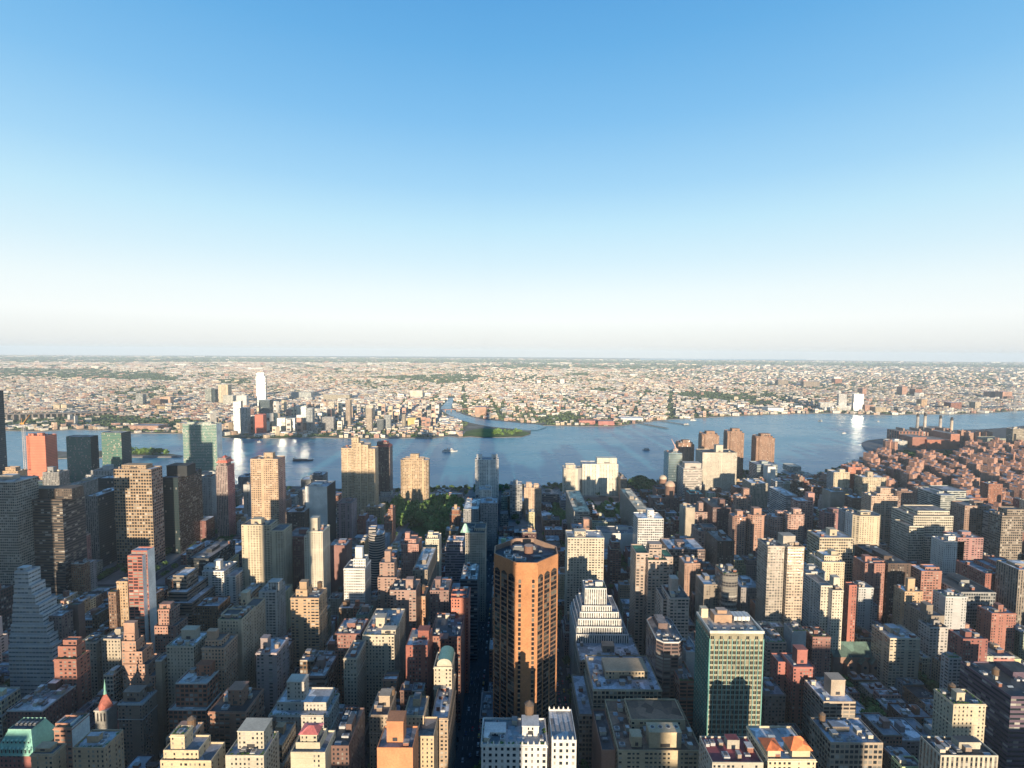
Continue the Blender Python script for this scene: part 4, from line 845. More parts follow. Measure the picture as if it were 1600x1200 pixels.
B(OT, 'dark brown building with curved white balconies behind the brown-roofed block', 1028, 1070, 1003, 400, 40, 'balc', (.20, .14, .13), 1080, n=5, trim=C['white'], round_=3)
B(AB, 'small white gabled house left of the turquoise gridded tower', 1072, 1092, 1018, 425, 24, 'blank', C['white'], 1040, ph=None)
B(AB, 'terraced brick house with red and white deck rails by the turquoise gridded tower', 1062, 1086, 1064, 385, 26, 'balc', (.38, .17, .12), 1110)
B(AB, 'cream turreted house with two terracotta hipped roofs, bottom right', 1200, 1275, 1186, 275, 26, 'punch', (.66, .55, .38), 1200, n=3, ph=None)
B(BB, 'maroon-roofed low building at the bottom, below turquoise gridded tower', 1113, 1193, 1191, 275, 20, 'punch', (.5, .46, .38), 1200, roof=(.25, .06, .07), n=4)
B(AT, 'red brick tower with thin pale stripes and tall lift box, right foreground', 1240, 1274, 1042, 402, 22, 'punch', (.42, .16, .13), 1105, ph=[(1246, 1262, 1016, 6, 8)], steps=[(1216, 1236, 1034, 12, 14)], roof='slate')
B(BB, 'low brown house left of the pale-striped red brick tower', 1196, 1228, 1085, 400, 24, 'punch', (.30, .22, .18), 1120)
B(AB, 'beige apartment block with balconies and a tall lift box, right foreground', 1287, 1338, 1096, 372, 26, 'balc', (.46, .38, .30), 1118, ph=[(1299, 1321, 1063, 8, 9)])
B(OT, 'tan loft building with blue-grey roof and roof tank, right foreground', 1298, 1380, 1160, 330, 24, 'grid', (.42, .34, .26), 1185, roof=(.28, .33, .40), n=8, tank=(.15,), bay=3.2)
B(AB, 'sunlit cream building with roof garden and water tank, right foreground', 1490, 1541, 1100, 352, 26, 'punch', (.62, .53, .38), 1140, ph=[(1495, 1508, 1083, 6, 7)], tank=(.35,), bay=3.0)
B(OT, 'long purple-brown loft with window bands and blue cornice, right edge', 1580, 1680, 1088, 372, 44, 'band', C['purple'], 1150, n=9, tank=(.2,), roof='dark')
B(OT, 'dark-roofed hall with cream pillared side, bottom right corner', 1470, 1560, 1180, 300, 16, 'vert', (.55, .50, .40), 1200, roof='dark', n=6)
B(AB, 'cream L-shaped tenement with dense windows, right middle', 1391, 1438, 997, 480, 26, 'pair', (.58, .50, .38), 1022)
B(BB, 'dark red brick tower house with roof rooms right of the pale tenement row', 1505, 1544, 998, 450, 30, 'punch', (.30, .12, .10), 1035)
B(AB, 'pale corner block beside the tenement row, right middle', 1483, 1503, 1028, 445, 26, 'pair', C['lgrey'], 1050)
B(AB, 'brown and white pair of houses in the middle right field', 1453, 1482, 980, 500, 24, 'pair', (.5, .47, .44), 1005)
B(AB, 'slim beige building with lit stair head above the pale tenement row', 1448, 1476, 962, 510, 40, 'punch', C['taupe'], 975, ph=[(1448, 1458, 946, 4, 8)])
B(BB, 'red brick walk-up with green shop front, left of the pale tenement row', 1270, 1298, 995, 480, 26, 'punch', (.33, .17, .14), 1015)
B(AB, 'white-grey building with sawtooth side at right middle', 1238, 1260, 986, 480, 26, 'blank', C['lgrey'], 1008)
B(AB, 'cream and brick corner house left of the white-grey sawtooth building', 1199, 1229, 1003, 450, 28, 'pair', (.42, .33, .27), 1045)

def find(lbl): return next(o for o in NAMED if o['label'].startswith(lbl))
def hip(root, xl, xr, ye, yr, Y, D, col, name='hipped_roof', mat='roof', over=.6):
    x0, z0 = plane(xl, ye, Y); x1, _ = plane(xr, ye, Y); _, z1 = plane(xl, yr, Y+D/2); cx, cy = root.location.x, root.location.y
    x0 -= cx+over; x1 -= cx-over; y0, y1 = Y-cy-over, Y+D-cy+over; m = MB(); k = min((x1-x0), (y1-y0))*.45
    a, b, c_, d = (x0, y0, z0), (x1, y0, z0), (x1, y1, z0), (x0, y1, z0)
    if (x1-x0) >= (y1-y0): e, f = (x0+k, (y0+y1)/2, z1), (x1-k, (y0+y1)/2, z1); qs = [(a, b, f, e), (b, c_, f), (c_, d, e, f), (d, a, e)]
    else: e, f = ((x0+x1)/2, y0+k, z1), ((x0+x1)/2, y1-k, z1); qs = [(a, b, e), (b, c_, f, e), (c_, d, f), (d, a, e, f)]
    for q in qs: m.quad(q, col, mat)
    m.quad([d, c_, b, a], col, mat)
    return m.build(name, root)
r = find('slim red and grey striped tower'); hip(r, 338, 355, 723, 711, 851, 20, (.42, .10, .07))
r = find('dark brown tower with a sloping red top'); hip(r, 587, 609, 698, 688, 1081, 24, (.36, .10, .07))
r = find('cream tower with a pink hipped roof'); hip(r, 468, 496, 1147, 1133, 294, 9, (.78, .22, .20))
r = find('apartment block with a green pyramid-topped'); hip(r, 720, 733, 832, 818, 590, 9, (.25, .42, .33))
r = find('cream turreted house')
for a, b in ((1198, 1222), (1236, 1268)):
    x0, z = plane(a+2, 1172, 277); x1, _ = plane(b-2, 1172, 277); m = MB(); m.box(x0-r.location.x, x1-r.location.x, 277-r.location.y, 286-r.location.y, z-9, z, (.72, .58, .38), 'punch'); m.build('turret', r)
    hip(r, a, b, 1172, 1155 if a < 1210 else 1150, 277, 9, (.62, .17, .06))
r = find('cream house under a small barrel'); x0, z = plane(683, 1036, 380); x1, _ = plane(706, 1036, 380); m = MB(); w = (x1-x0)/2; xc = (x0+x1)/2-r.location.x
for i in range(8):
    a, b = math.pi*i/8, math.pi*(i+1)/8
    m.quad([(xc+w*math.cos(a), -9, z-.5+w*.8*math.sin(a)), (xc+w*math.cos(a), 9, z-.5+w*.8*math.sin(a)), (xc+w*math.cos(b), 9, z-.5+w*.8*math.sin(b)), (xc+w*math.cos(b), -9, z-.5+w*.8*math.sin(b))], (.25, .48, .40), 'copper')
m.quad([(xc+w*math.cos(math.pi*i/8), -9, z-.5+w*.8*math.sin(math.pi*i/8)) for i in range(9)], (.55, .5, .4), 'blank')
m.box(xc-w, xc+w, -8.9, 8.9, 10, z-.5, (.60, .52, .40), 'punch'); m.build('barrel_roof', r)
r = find('light blue glass tower with a pale roof')
# fans on the cooling unit of the ornate cream office block
r = find('ornate cream office block'); 
for k in range(4):
    x, z = plane(1021+k*12.5, 1144, 330); m = MB(); m.cone(x-r.location.x, 333-r.location.y, 1.9, z+.5, z+1.6, (.6, .62, .62), 'metal', 14, 1.7); m.prism(circle(x-r.location.x, 333-r.location.y, 1.2, 10), z+1.6, z+1.75, (.05, .05, .06), 'metal'); m.build('fan', r)
# crenellations of the white building
r = find('white palazzo-like building'); cx, cy = r.location.x, r.location.y
x0, z = plane(752, 1163, 285); x1, _ = plane(855, 1163, 285); m = MB(); k = x0
while k < x1:
    m.box(k-cx, k-cx+.9, 285-cy-.1, 285-cy+.35, z, z+1.3, (.78, .76, .70), 'blank'); m.cone(k-cx+.45, 285-cy+.12, .4, z+1.3, z+2.3, (.78, .76, .70), 'blank', 4); k += 3.4
x2, z2 = plane(862, 1156, 285); x3, _ = plane(901, 1156, 285); k = x2
while k < x3:
    for yy in (0, 25): m.box(k-cx, k-cx+.9, 285+yy-cy, 285+yy-cy+.35, z2, z2+1.5, (.78, .76, .70), 'blank'); m.cone(k-cx+.45, 285+yy-cy+.15, .4, z2+1.5, z2+2.6, (.78, .76, .70), 'blank', 4)
    k += 3.0
m.build('crenellation', r)
add_tank(r, plane(828, 1135, 292)[0]-cx, 8, 100, 1.3)

# copper mansard hotel, bottom left
def mansard():
    Y = 322.0; x0, z = plane(-8, 1178, Y); x1, _ = plane(52, 1178, Y); D = 20; cx, cy = (x0+x1)/2, Y+D/2; w = (x1-x0)/2
    r = empty('mansard_hotel', (cx, cy, 0), 'red brick hotel with a verdigris copper mansard roof, bottom left corner', 'hotel')
    m = MB(); m.walls(rect(-w, w, -D/2, D/2), 0, z, (.34, .13, .11), 'punch', 3, 3.3); m.build('wall', r)
    t = MB(); a = rect(-w-.4, w+.4, -D/2-.4, D/2+.4); b = rect(-w+5, w-5, -D/2+4.5, D/2-4.5); zt = z+13
    for i in range(4):
        j = (i+1) % 4; t.quad([(a[i][0], a[i][1], z), (a[j][0], a[j][1], z), (b[j][0], b[j][1], zt), (b[i][0], b[i][1], zt)], (.22, .50, .41), 'copper')
    t.walls(b, zt, zt+1, (.30, .58, .48), 'copper'); t.cap(b, zt+.2, (.05, .07, .09), 'roof'); t.box(-w-.6, w+.6, -D/2-.6, D/2+.6, z-1, z-.01, (.30, .58, .48), 'copper'); t.build('mansard_roof', r)
    for lev, n_, hh in ((0, 9, 3.2), (1, 7, 2.0)):
        for i in range(n_):
            q = MB(); zz = z+.5+lev*5.4; yy = -D/2-.3+lev*1.9; xx = -w*(.82-.16*lev)+2*w*(.82-.16*lev)*i/(n_-1)
            q.box(xx-.8, xx+.8, yy, yy+2.4, zz, zz+hh, (.28, .55, .46), 'copper'); q.quad([(xx-.5, yy-.03, zz+.3), (xx+.5, yy-.03, zz+.3), (xx+.5, yy-.03, zz+hh-.5), (xx-.5, yy-.03, zz+hh-.5)], (.03, .035, .04), 'paneglass')
            q.cone(xx, yy+1.0, 1.2, zz+hh, zz+hh+1, (.33, .6, .5), 'copper', 6); q.build('dormer', r)
    for i in range(5): add_unit(r, 'unitdark', -6+i*3, 0, zt+.22, 2, 3, 1.4)
    HERO.append((x0, x1, Y, Y+D)); GUARD.append((-5, 66, 1200, Y)); r['px'] = 30; r['py'] = 1150; NAMED.append(r)
mansard()
def church():
    Y = 372.0; xa, z = plane(149, 1131, Y); xb, _ = plane(168, 1131, Y); w = (xb-xa)/2; cx = (xa+xb)/2; cy = Y+w
    _, zb = plane(158, 1103, Y+w); _, zr = plane(158, 1084, Y+w); _, zt = plane(158, 1060, Y+w)
    r = empty('church', (cx, cy, 0), 'stone church with a red pyramid steeple and green copper tip, lower left', 'church')
    st = (.42, .40, .36); m = MB(); m.box(-w, w, -w, w, 0, zb-1, st, 'blank'); m.box(-w-.5, w+.5, -w-.5, w+.5, zb-1, zb, (.5, .48, .43), 'blank'); m.build('tower', r)
    for i in range(3):
        q = MB(); x = -w*.55+i*w*.55; q.quad([(x-.55, -w-.05, zb-9), (x+.55, -w-.05, zb-9), (x+.55, -w-.05, zb-3), (x, -w-.05, zb-2), (x-.55, -w-.05, zb-3)], (.03, .03, .035), 'paneglass'); q.build('belfry_opening', r)
    s = MB(); s.cone(0, 0, w*1.3, zb, zr, (.34, .11, .08), 'roof', 4, .9); s.build('steeple_roof', r)
    q = MB(); q.cone(0, 0, 1.2, zr, zr+4, (.22, .48, .38), 'copper', 8, .5); q.cone(0, 0, .8, zr+4, zt, (.22, .48, .38), 'copper', 8); q.build('spire', r)
    n = MB(); n.box(-w-8, w+14, w+.1, w+32, 0, 22, st, 'blank'); n.box(-w-2, w+16, -w-2, w-.5, 0, 14, st, 'punch')
    n.build('nave', r)
    g = MB(); a0, b0 = -w-8.6, w+14.6
    g.quad([(a0, w, 22), (b0, w, 22), (b0, w+16, 33), (a0, w+16, 33)], (.30, .10, .07), 'roof'); g.quad([(b0, w+32.5, 22), (a0, w+32.5, 22), (a0, w+16, 33), (b0, w+16, 33)], (.30, .10, .07), 'roof')
    g.quad([(b0, w, 22), (b0, w+32.5, 22), (b0, w+16, 33)], st, 'blank'); g.quad([(a0, w+32.5, 22), (a0, w, 22), (a0, w+16, 33)], st, 'blank'); g.build('nave_roof', r)
    HERO.append((cx-w-9, cx+w+15, Y, Y+w*2+33)); GUARD.append((145, 186, 1150, Y)); r['px'] = 158; r['py'] = 1100; NAMED.append(r)
church()
def church2():
    x0, z = plane(1306, 978, 500); x1, _ = plane(1386, 978, 500); z = 20; Y = 500.; cx, cy = (x0+x1)/2, Y+10; w = (x1-x0)/2
    r = empty('church', (cx, cy, 0), 'brownstone church with a long dark green slate roof, right middle', 'church')
    st = (.33, .20, .15); m = MB(); m.box(-w, w, -9, 9, 0, z, st, 'blank'); m.build('nave', r)
    g = MB(); gr = (.07, .12, .10); g.quad([(-w-.5, -9.6, z-.3), (w+.5, -9.6, z-.3), (w+.5, 0, z+11), (-w-.5, 0, z+11)], gr, 'roof'); g.quad([(w+.5, 9.6, z-.3), (-w-.5, 9.6, z-.3), (-w-.5, 0, z+11), (w+.5, 0, z+11)], gr, 'roof'); g.build('nave_roof', r)
    for s in (-1, 1):
        q = MB(); q.quad([(s*w, -9, z), (s*w, 9, z), (s*w, 0, z+11)][::s], st, 'blank'); q.build('gable_wall', r)
    for k in (-.45, .1, .5):
        q = MB(); x = k*w; q.box(x-4, x+4, -15, -9.05, 0, 15, st, 'blank'); q.quad([(x-4, -15.02, 15), (x+4, -15.02, 15), (x, -15.02, 21)], st, 'blank')
        q.quad([(x-4.2, -15.2, 14.9), (x, -15.2, 21.2), (x, -5, 21.2), (x-4.2, -9, 14.9)], gr, 'roof'); q.quad([(x+4.2, -15.2, 14.9), (x+4.2, -9, 14.9), (x, -5, 21.2), (x, -15.2, 21.2)], gr, 'roof')
        q.quad([(x+1.5*math.cos(2*math.pi*i/10), -15.08, 12+1.5*math.sin(2*math.pi*i/10)) for i in range(10)], (.04, .04, .05), 'paneglass'); q.build('gabled_porch', r)
    HERO.append((x0, x1, Y-6, Y+20)); GUARD.append((1302, 1388, 1000, Y-6)); r['px'] = 1345; r['py'] = 975; NAMED.append(r)
church2()
# domes on the old hospital
def domed(label, px, ytop, Y, rpx, col):
    x, z = plane(px, ytop, Y); rr = rpx/F*Y; r = empty('domed_pavilion', (x, Y, 0), label, 'hospital pavilion')
    m = MB(); m.prism(circle(0, 0, rr*.92, 16), 0, z-rr, (.26, .15, .11), 'blank'); m.build('wall', r)
    d = MB()
    for i in range(4):
        a, b = math.pi/2*i/4, math.pi/2*(i+1)/4
        if i < 3: d.cone(0, 0, rr*math.cos(a), z-rr+rr*math.sin(a), z-rr+rr*math.sin(b), col, 'copper', 16, rr*math.cos(b))
        else: d.cone(0, 0, rr*math.cos(a), z-rr+rr*math.sin(a), z, col, 'copper', 16)
    d.build('dome', r); r['px'] = px; r['py'] = ytop; HERO.append((x-rr, x+rr, Y-rr, Y+rr))
domed('old brick pavilion with a pale round dome, nearer and larger of two', 1047, 751, 1010, 8, (.60, .42, .30))
domed('old brick pavilion with a pale round dome, farther and smaller of two', 1036, 742, 1100, 6, (.60, .50, .38))

# power station with four chimneys
def power():
    r = None; brick = (.33, .15, .11)
    pts = [(1405, 1446, 680, 1660), (1446, 1500, 672, 1600), (1470, 1499, 676, 1540)]
    x0, z = plane(1406, 676, 1500); x0, z = plane(1406, 676, 1850); r = empty('power_station', (x0+60, 1850, 0), 'red brick power station with four tall chimneys on the far riverbank', 'power station')
    cx, cy = x0+60, 1850
    def bx(nm, xl, xr, yt, Y, D, c=brick, st='blank'):
        a, zz = plane(xl, yt, Y); b, _ = plane(xr, yt, Y); m = MB(); m.walls(rect(a-cx, b-cx, Y-cy, Y-cy+D), 0, zz, c, st, 12, 9); m.cap(rect(a-cx, b-cx, Y-cy, Y-cy+D), zz, (.25, .22, .20), 'roof'); m.build(nm, r); HERO.append((a, b, Y, Y+D))
    bx('turbine_hall', 1405, 1447, 674, 1850, 60, brick, 'vert'); bx('boiler_house', 1450, 1486, 669, 1900, 60, brick, 'vert'); bx('coal_bunker_house', 1486, 1500, 678, 1770, 100, (.42, .19, .13)); bx('low_hall', 1426, 1448, 683, 1775, 60)
    bx('low_annex', 1449, 1485, 687, 1765, 80, (.42, .17, .11))
    for k in range(12):
        a, zz = plane(1410+k*7, 668+(k % 3)*3, 1870); m = MB(); m.box(a-cx-3, a-cx+3, 0+rng.random()*20, 30+rng.random()*20, 25, zz-2, (.3, .2, .16), 'metal'); m.build('roof_vent', r)
    for px, yt, c in ((1434.5, 646, (.36, .34, .32)), (1446, 645, (.5, .45, .40)), (1470, 649, (.42, .38, .35)), (1487.5, 652, (.6, .5, .4))):
        Y = 1920; a, zz = plane(px, yt, Y); m = MB(); m.cone(a-cx, Y-cy, 5.6, 20, zz-12, c, 'blank', 14, 4.6); m.build('chimney', r)
        q = MB(); q.cone(a-cx, Y-cy, 4.9, zz-12, zz, (.05, .05, .055), 'blank', 14, 3.8); q.build('chimney_rim', bpy.data.objects[r.children[-1].name])
    GUARD.append((1404, 1501, 694, 1770)); r['px'] = 1455; r['py'] = 680; NAMED.append(r)
power()

# the brick estate: cross-shaped blocks, copies of three plans
def estate():
    protos = []
    for v in range(3):
        w = 7.5; L = (19, 16, 22)[v]; hgt = (41, 44, 38)[v]
        cross = [(-L, -w), (-w, -w), (-w, -L*.7), (w, -L*.7), (w, -w), (L, -w), (L, w), (w, w), (w, L*.7), (-w, L*.7), (-w, w), (-L, w)] if v != 1 else [(-L, -w), (L, -w), (L, w), (w*1.1, w), (w*1.1, L*.9), (-w*1.1, L*.9), (-w*1.1, w), (-L, w)]
        r = empty('brick_housing_block', (0, 0, 0)); tower_meshes(r, [(cross, 0, hgt)], 'punch', ((.50, .275, .20), (.54, .31, .23), (.45, .245, .18))[v], (.50, .40, .36), .8)
        m = MB(); m.box(-4, 4, -3, 5, hgt+.03, hgt+6.5, (.38, .205, .15), 'blank'); m.build('lift_house', r)
        protos.append(r)
    spots = []; k = 0
    for row in range(17):
        for c_ in range(27):
            X = 430+c_*54+(row % 2)*26+rng.uniform(-12, 12); Y = 930+row*50+rng.uniform(-11, 11)
            q = proj(X, Y, 38)
            if not q: continue
            px, py = q
            left = np.interp(Y, [930, 1000, 1100, 1200, 1300, 1450, 1600, 1750], [1440, 1400, 1340, 1320, 1330, 1350, 1375, 1400])
            if px < left or px > 1625: continue
            if Y > shoreY(X)-55 or Y > 1760: continue
            if any(a-20 < X < b+20 and c-17 < Y < d+17 for a, b, c, d in HERO): continue
            if 1392 < px < 1508 and Y > 1510: continue
            spots.append((X, Y))
    zones = []
    for (X, Y) in spots:
        v = k % 3; src = protos[v]
        if k < 3: o = src; kids = None
        else:
            o = src.copy(); COL.objects.link(o)
            for ch in src.children: c = ch.copy(); COL.objects.link(c); c.parent = o
        o.location = (X, Y, 0); o.rotation_euler.z = rng.choice([0, math.pi/2, math.pi, -math.pi/2])+rng.choice([.28, .30, .34]); o.scale.z = rng.uniform(.84, 1.14)
        px, py = proj(X, Y, 38)
        lab = ('at the water end of the estate' if Y > 1350 else 'in the middle of the estate' if Y > 1120 else 'on the near edge of the estate')
        tag(o, 'red-brown brick %s housing block %s, %s' % (('cross-shaped', 'T-shaped', 'long-armed cross')[v], lab, 'right half' if px > 1500 else 'left half'), 'housing block', 'brick estate blocks '+lab+(' right' if px > 1500 else ' left')+(' cross', ' tee', ' long')[v])
        HERO.append((X-20, X+20, Y-20, Y+20)); k += 1
    print('estate', k)
estate()
# buildings beyond the estate at the right edge
B(AT, 'pale concrete slab beyond the estate at the right edge', 1583, 1600, 670, 1700, 30, 'band', C['beige'], 700, steps=[(1588, 1612, 678, -10, 20)])
B(AB, 'round-ended green-grey school-like block beyond the estate', 1543, 1572, 685, 1700, 40, 'vert', (.42, .46, .38), 694, n=0)
for i, (a, b, y) in enumerate([(1502, 1512, 673), (1514, 1528, 676), (1530, 1540, 675), (1541, 1551, 675)]):
    B(BB, ('first', 'second', 'third', 'fourth')[i]+' pink-brown block right of the power station', a, b, y, 1850-i*20, 30, 'punch', C['pink'], 690, n=1)
# marina, school boat pier
B('ferry_terminal', 'long pier shed with pale roof and lookout at the boat basin', 1252, 1272, 742, 1300, 30, 'band', (.40, .42, .38), 744, n=3, roof=(.5, .42, .33), steps=[(1235, 1252, 729, 100, 40)])
B('store_building', 'white flat service building by the riverside road bend', 1393, 1418, 689, 1790, 40, 'band', C['white'], 692, n=3)

# ================================================================== CRANES
def crane(label, px, ytop, ybase, Y, jib, col, r_=1.4, hub=None):
    x, z = plane(px, ytop, Y); _, z0 = plane(px, ybase, Y); z0 = max(z0, 0); o = empty('tower_crane', (x, Y, z0), label, 'crane')
    m = MB(); hh = z-z0
    for sx in (-1, 1):
        for sy in (-1, 1): m.beam((sx*r_, sy*r_, 0), (sx*r_, sy*r_, hh), .38, (.72, .70, .66), 'metal')
    k = 0
    while k < hh-4: m.beam((-r_, -r_, k), (r_, -r_, k+4), .25, (.72, .70, .66), 'metal'); m.beam((r_, r_, k), (-r_, r_, k+4), .25, (.72, .70, .66), 'metal'); m.beam((-r_, r_, k), (-r_, -r_, k+4), .25, (.72, .70, .66), 'metal'); k += 4
    m.build('mast', o)
    j = MB(); jx, jz = jib
    for q in (-.9, .9): j.beam((0, q, hh+2), (jx, q, hh+jz), .5, col, 'metal')
    j.beam((0, 0, hh+4), (jx, 0, hh+jz+.5), .5, col, 'metal')
    for i in range(10):
        t0, t1 = i/10, (i+1)/10; j.beam((jx*t0, -.9, hh+2+(jz-2)*t0), (jx*t1, .9, hh+2+(jz-2)*t1), .2, col, 'metal')
    j.build('jib', o)
    c = MB(); c.box(-6, 3, -2, 2, hh, hh+4, col, 'metal'); c.box(-8, -5, -2, 2, hh-2, hh+4, (.3, .3, .3), 'blank'); c.beam((-4, 0, hh+4), (-3, 0, hh+14), .5, col, 'metal'); c.build('slewing_cab', o)
    b = MB(); b.box(-3, 3, -3, 3, 0, 1, (.4, .4, .4), 'blank'); b.build('base', o)
crane('white lattice tower crane with an orange cab beside the orange-red tower', 36.5, 663, 735, 1140, (16, 22), (.70, .36, .10), 2.0)
crane('pink-white tilted crane boom behind the light blue glass tower', 1057, 704, 746, 1130, (-12, 26), (.72, .45, .38), 1.2)

# ================================================================== THE FAR BANK
def farB(name, label, xl, xr, yt, yb, col, style='grid', D=26, rz=0, ph=None, n=0, **k):
    g = ground((xl+xr)/2, yb); Y = g.y
    return B(name, label, xl, xr, yt, Y, D, style, col, yb, ph=ph if ph else None, n=n, rz=rz, guard=False, bay=5, fl=5, **k)
farB(AT, 'tallest tower on the far bank, pale glass with stepped shoulders', 399, 412, 588, 636, (.66, .70, .68), 'mirror', 40, rz=.256, steps=[(400.5, 410.5, 582.5, 4, 28)])
farB(AT, 'white and grey twin slab by the far bank, right of green glass slab', 363, 374, 627, 678, (.62, .62, .60), 'mirror_narrow', 30, rz=.27, side=('glass', (.1, .13, .16)))
farB(AT, 'lower grey half of the white and grey twin slab on the far bank', 375, 386, 637, 679, (.48, .50, .50), 'vert', 26)
farB(AT, 'blue-grey tower just below the tallest tower on the far bank', 404, 421, 625, 668, (.34, .40, .44), 'glass', 30)
farB(AT, 'red tower under construction with a red crane on the far bank', 398, 411, 648, 681, (.62, .19, .14), 'net', 26)
farB(AT, 'low cream and grey pair of slabs right of the red construction tower', 432, 444, 653, 676, (.62, .58, .46), 'mirror_narrow', 22, rz=.239)
farB(AT, 'low grey slab right of the low cream slab on the far bank', 446, 459, 654, 676, (.42, .46, .48), 'mirror_narrow', 22, rz=.237)
farB(AT, 'pale glassy tower with a grey right half on the far bank', 469, 477, 635, 676, (.56, .60, .56), 'mirror_narrow', 26, rz=.23)
farB(AT, 'grey right half of the pale glassy tower on the far bank', 478, 488, 638, 677, (.42, .46, .48), 'vert', 24)
farB(AT, 'small pink block at the foot of the pale glassy tower', 469, 477, 662, 677, C['pink'], 'punch', 16)
farB(AT, 'cream-topped tower on the far bank, middle of the row', 512, 521, 628, 655, C['pale'], 'vert', 24, rz=.2)
farB(AT, 'grey low flats in front of the cream-topped tower on the far bank', 503, 521, 652, 673, C['grey'], 'punch', 22)
farB(AT, 'slim beige tower with a low podium on the far bank', 540, 547, 625, 668, (.55, .44, .34), 'vert', 22, steps=[(536, 552, 664, -8, 40)])
farB(AT, 'slim striped beige tower with a crown, right of the podium tower', 572, 581, 638, 674, (.55, .46, .36), 'vert', 22)
farB(AT, 'pale crowned block behind the slim striped beige tower', 570, 583, 633, 655, C['pale'], 'punch', 30)
farB(AT, 'white-green tower low right of the slim striped tower on the far bank', 589, 598, 656, 675, C['lgrey'], 'glass', 20)
farB(AT, 'low grey glass tower next to the white-green tower, far bank', 600, 610, 649, 672, (.42, .46, .47), 'vert', 20)
farB(AT, 'narrow beige tower near the yellow block, far bank', 628, 633, 648, 668, C['beige'], 'vert', 18)
farB('storage_building', 'bright yellow-ochre block beside a dark domed shed, far bank', 637, 650, 653, 665, (.66, .48, .20), 'blank', 30)
farB('office_building', 'long white factory with stacked top floor, behind the far bank', 454, 486, 613, 623, (.66, .70, .68), 'band', 60)
farB('office_building', 'long pale industrial block far behind the beige podium tower', 505, 546, 616, 626, (.60, .54, .42), 'band', 60)
farB('office_building', 'pale cube factory behind the far bank, left of the creek', 641, 660, 610, 622, C['pale'], 'blank', 60)
farB(AT, 'beige block with a spire-like box, left of the tallest tower', 341, 356, 601, 631, C['cream'], 'punch', 40)
farB(AT, 'grey-green slab left of the beige spired block, far bank', 320, 330, 607, 630, (.40, .44, .40), 'grid', 30)
farB(AT, 'dark slim slab between grey-green slab and beige spired block', 331, 336, 608, 630, C['slate'], 'glass', 30)
farB(AT, 'pale lower block in front of the beige spired block', 348, 364, 618, 634, (.50, .50, .44), 'punch', 30)
farB(AT, 'white-topped tower behind the white and grey twin slab', 369, 385, 618, 640, C['white'], 'punch', 24)
farB(AT, 'grey tower with a pale crown, left part of the far bank', 212, 223, 616, 633, (.40, .42, .40), 'grid', 30)
farB(AT, 'brown squat tower right of the pale-crowned grey tower', 235, 250, 624, 634, C['brown'], 'punch', 30)
farB(AT, 'pink and cream block with a small tower, left far bank', 250, 266, 620, 632, (.62, .42, .30), 'punch', 30)
farB(AT, 'left one of two pale towers by the far riverside power plant', 105, 109, 648, 664, C['lgrey'], 'blank', 14)
farB(AT, 'right one of two pale towers by the far riverside power plant', 113, 117, 650, 663, C['lgrey'], 'blank', 14)
farB(AT, 'cream paired block above the long bridge, left one', 83, 93, 632, 641, C['cream'], 'punch', 40)
farB(AT, 'cream paired block above the long bridge, right one', 95, 104, 632, 641, C['cream'], 'punch', 40)
farB('warehouse', 'long brown brick warehouse by the left far shore', 203, 247, 665, 673, (.44, .27, .20), 'punch', 60)
farB('warehouse', 'long cream bakery-like works above the brown brick warehouse', 245, 272, 635, 642, (.64, .50, .26), 'band', 50)
farB('warehouse', 'cream works behind the top left of the green glass slab', 275, 300, 661, 671, C['pale'], 'band', 40)
farB('warehouse', 'white arched terminal sheds on the right far shore', 1200, 1225, 637, 644.5, C['white'], 'blank', 70)
farB(AB, 'white low flats left of the two bright towers, right far shore', 1285, 1306, 630, 641, C['white'], 'grid', 40, rz=-.3)
farB(AT, 'left one of two bright white towers on the right far shore', 1313, 1324, 616, 642, (.74, .74, .72), 'grid', 30, rz=-.30, steps=[(1310, 1331, 634, -15, 60)])
farB(AT, 'right one of two bright white towers on the right far shore', 1337, 1350, 615.5, 643, (.74, .74, .72), 'mirror_narrow', 34, rz=-.2775)
farB(AB, 'pink-brown blocks right of the two bright towers', 1352, 1366, 633, 644, C['pink'], 'punch', 40)
farB(AB, 'cream block at the water right of the pink-brown blocks', 1368, 1385, 636, 645.5, C['cream'], 'grid', 40)
farB(AT, 'beige tower standing inland above the power station', 1440, 1449, 624, 637, C['tan'], 'punch', 40)
farB(BB, 'dark brick refinery-like block right of the chimneys, far shore', 1486, 1503, 629, 641, C['red'], 'punch', 50)
farB(AT, 'beige block right of the dark brick refinery-like block', 1524, 1533, 628, 641, C['beige'], 'punch', 40)
for i, (a, b, y, yb, c) in enumerate([(1548, 1556, 612, 622, 'pink'), (1557, 1566, 612, 622, 'tan'), (1567, 1582, 612, 624, 'pink'), (1348, 1354, 607, 618, 'pink'), (1410, 1418, 604, 618, 'pink'), (1430, 1441, 608, 618, 'brick'), (1216, 1232, 594, 603, 'taupe'), (1256, 1281, 596, 605, 'taupe'), (1305, 1316, 592, 600, 'brick')]):
    farB(AT, 'distant %s apartment block %s' % (c, ['left end of three over the bridge tower', 'middle of three over the bridge tower', 'right end of three over the bridge tower', 'above the pink-brown blocks', 'slim, above the pale chimneys', 'short, above the pale chimneys', 'of three joined slabs, left inland', 'long slab right of the three joined slabs', 'north of the two bright towers'][i]), a, b, y, yb, C[c], 'punch', 60)
farB('warehouse', 'left one of two white cube tanks far inland', 839, 845, 594, 600, C['white'], 'blank', 60)
farB('warehouse', 'right one of two white cube tanks far inland', 875, 882, 593, 600, C['white'], 'blank', 60)
farB('warehouse', 'red and rust coloured works along the far shore, left part', 905, 930, 657, 663, (.46, .20, .17), 'blank', 50)
farB('warehouse', 'red and rust coloured works along the far shore, right part', 935, 960, 658, 664.5, (.42, .18, .16), 'blank', 50)
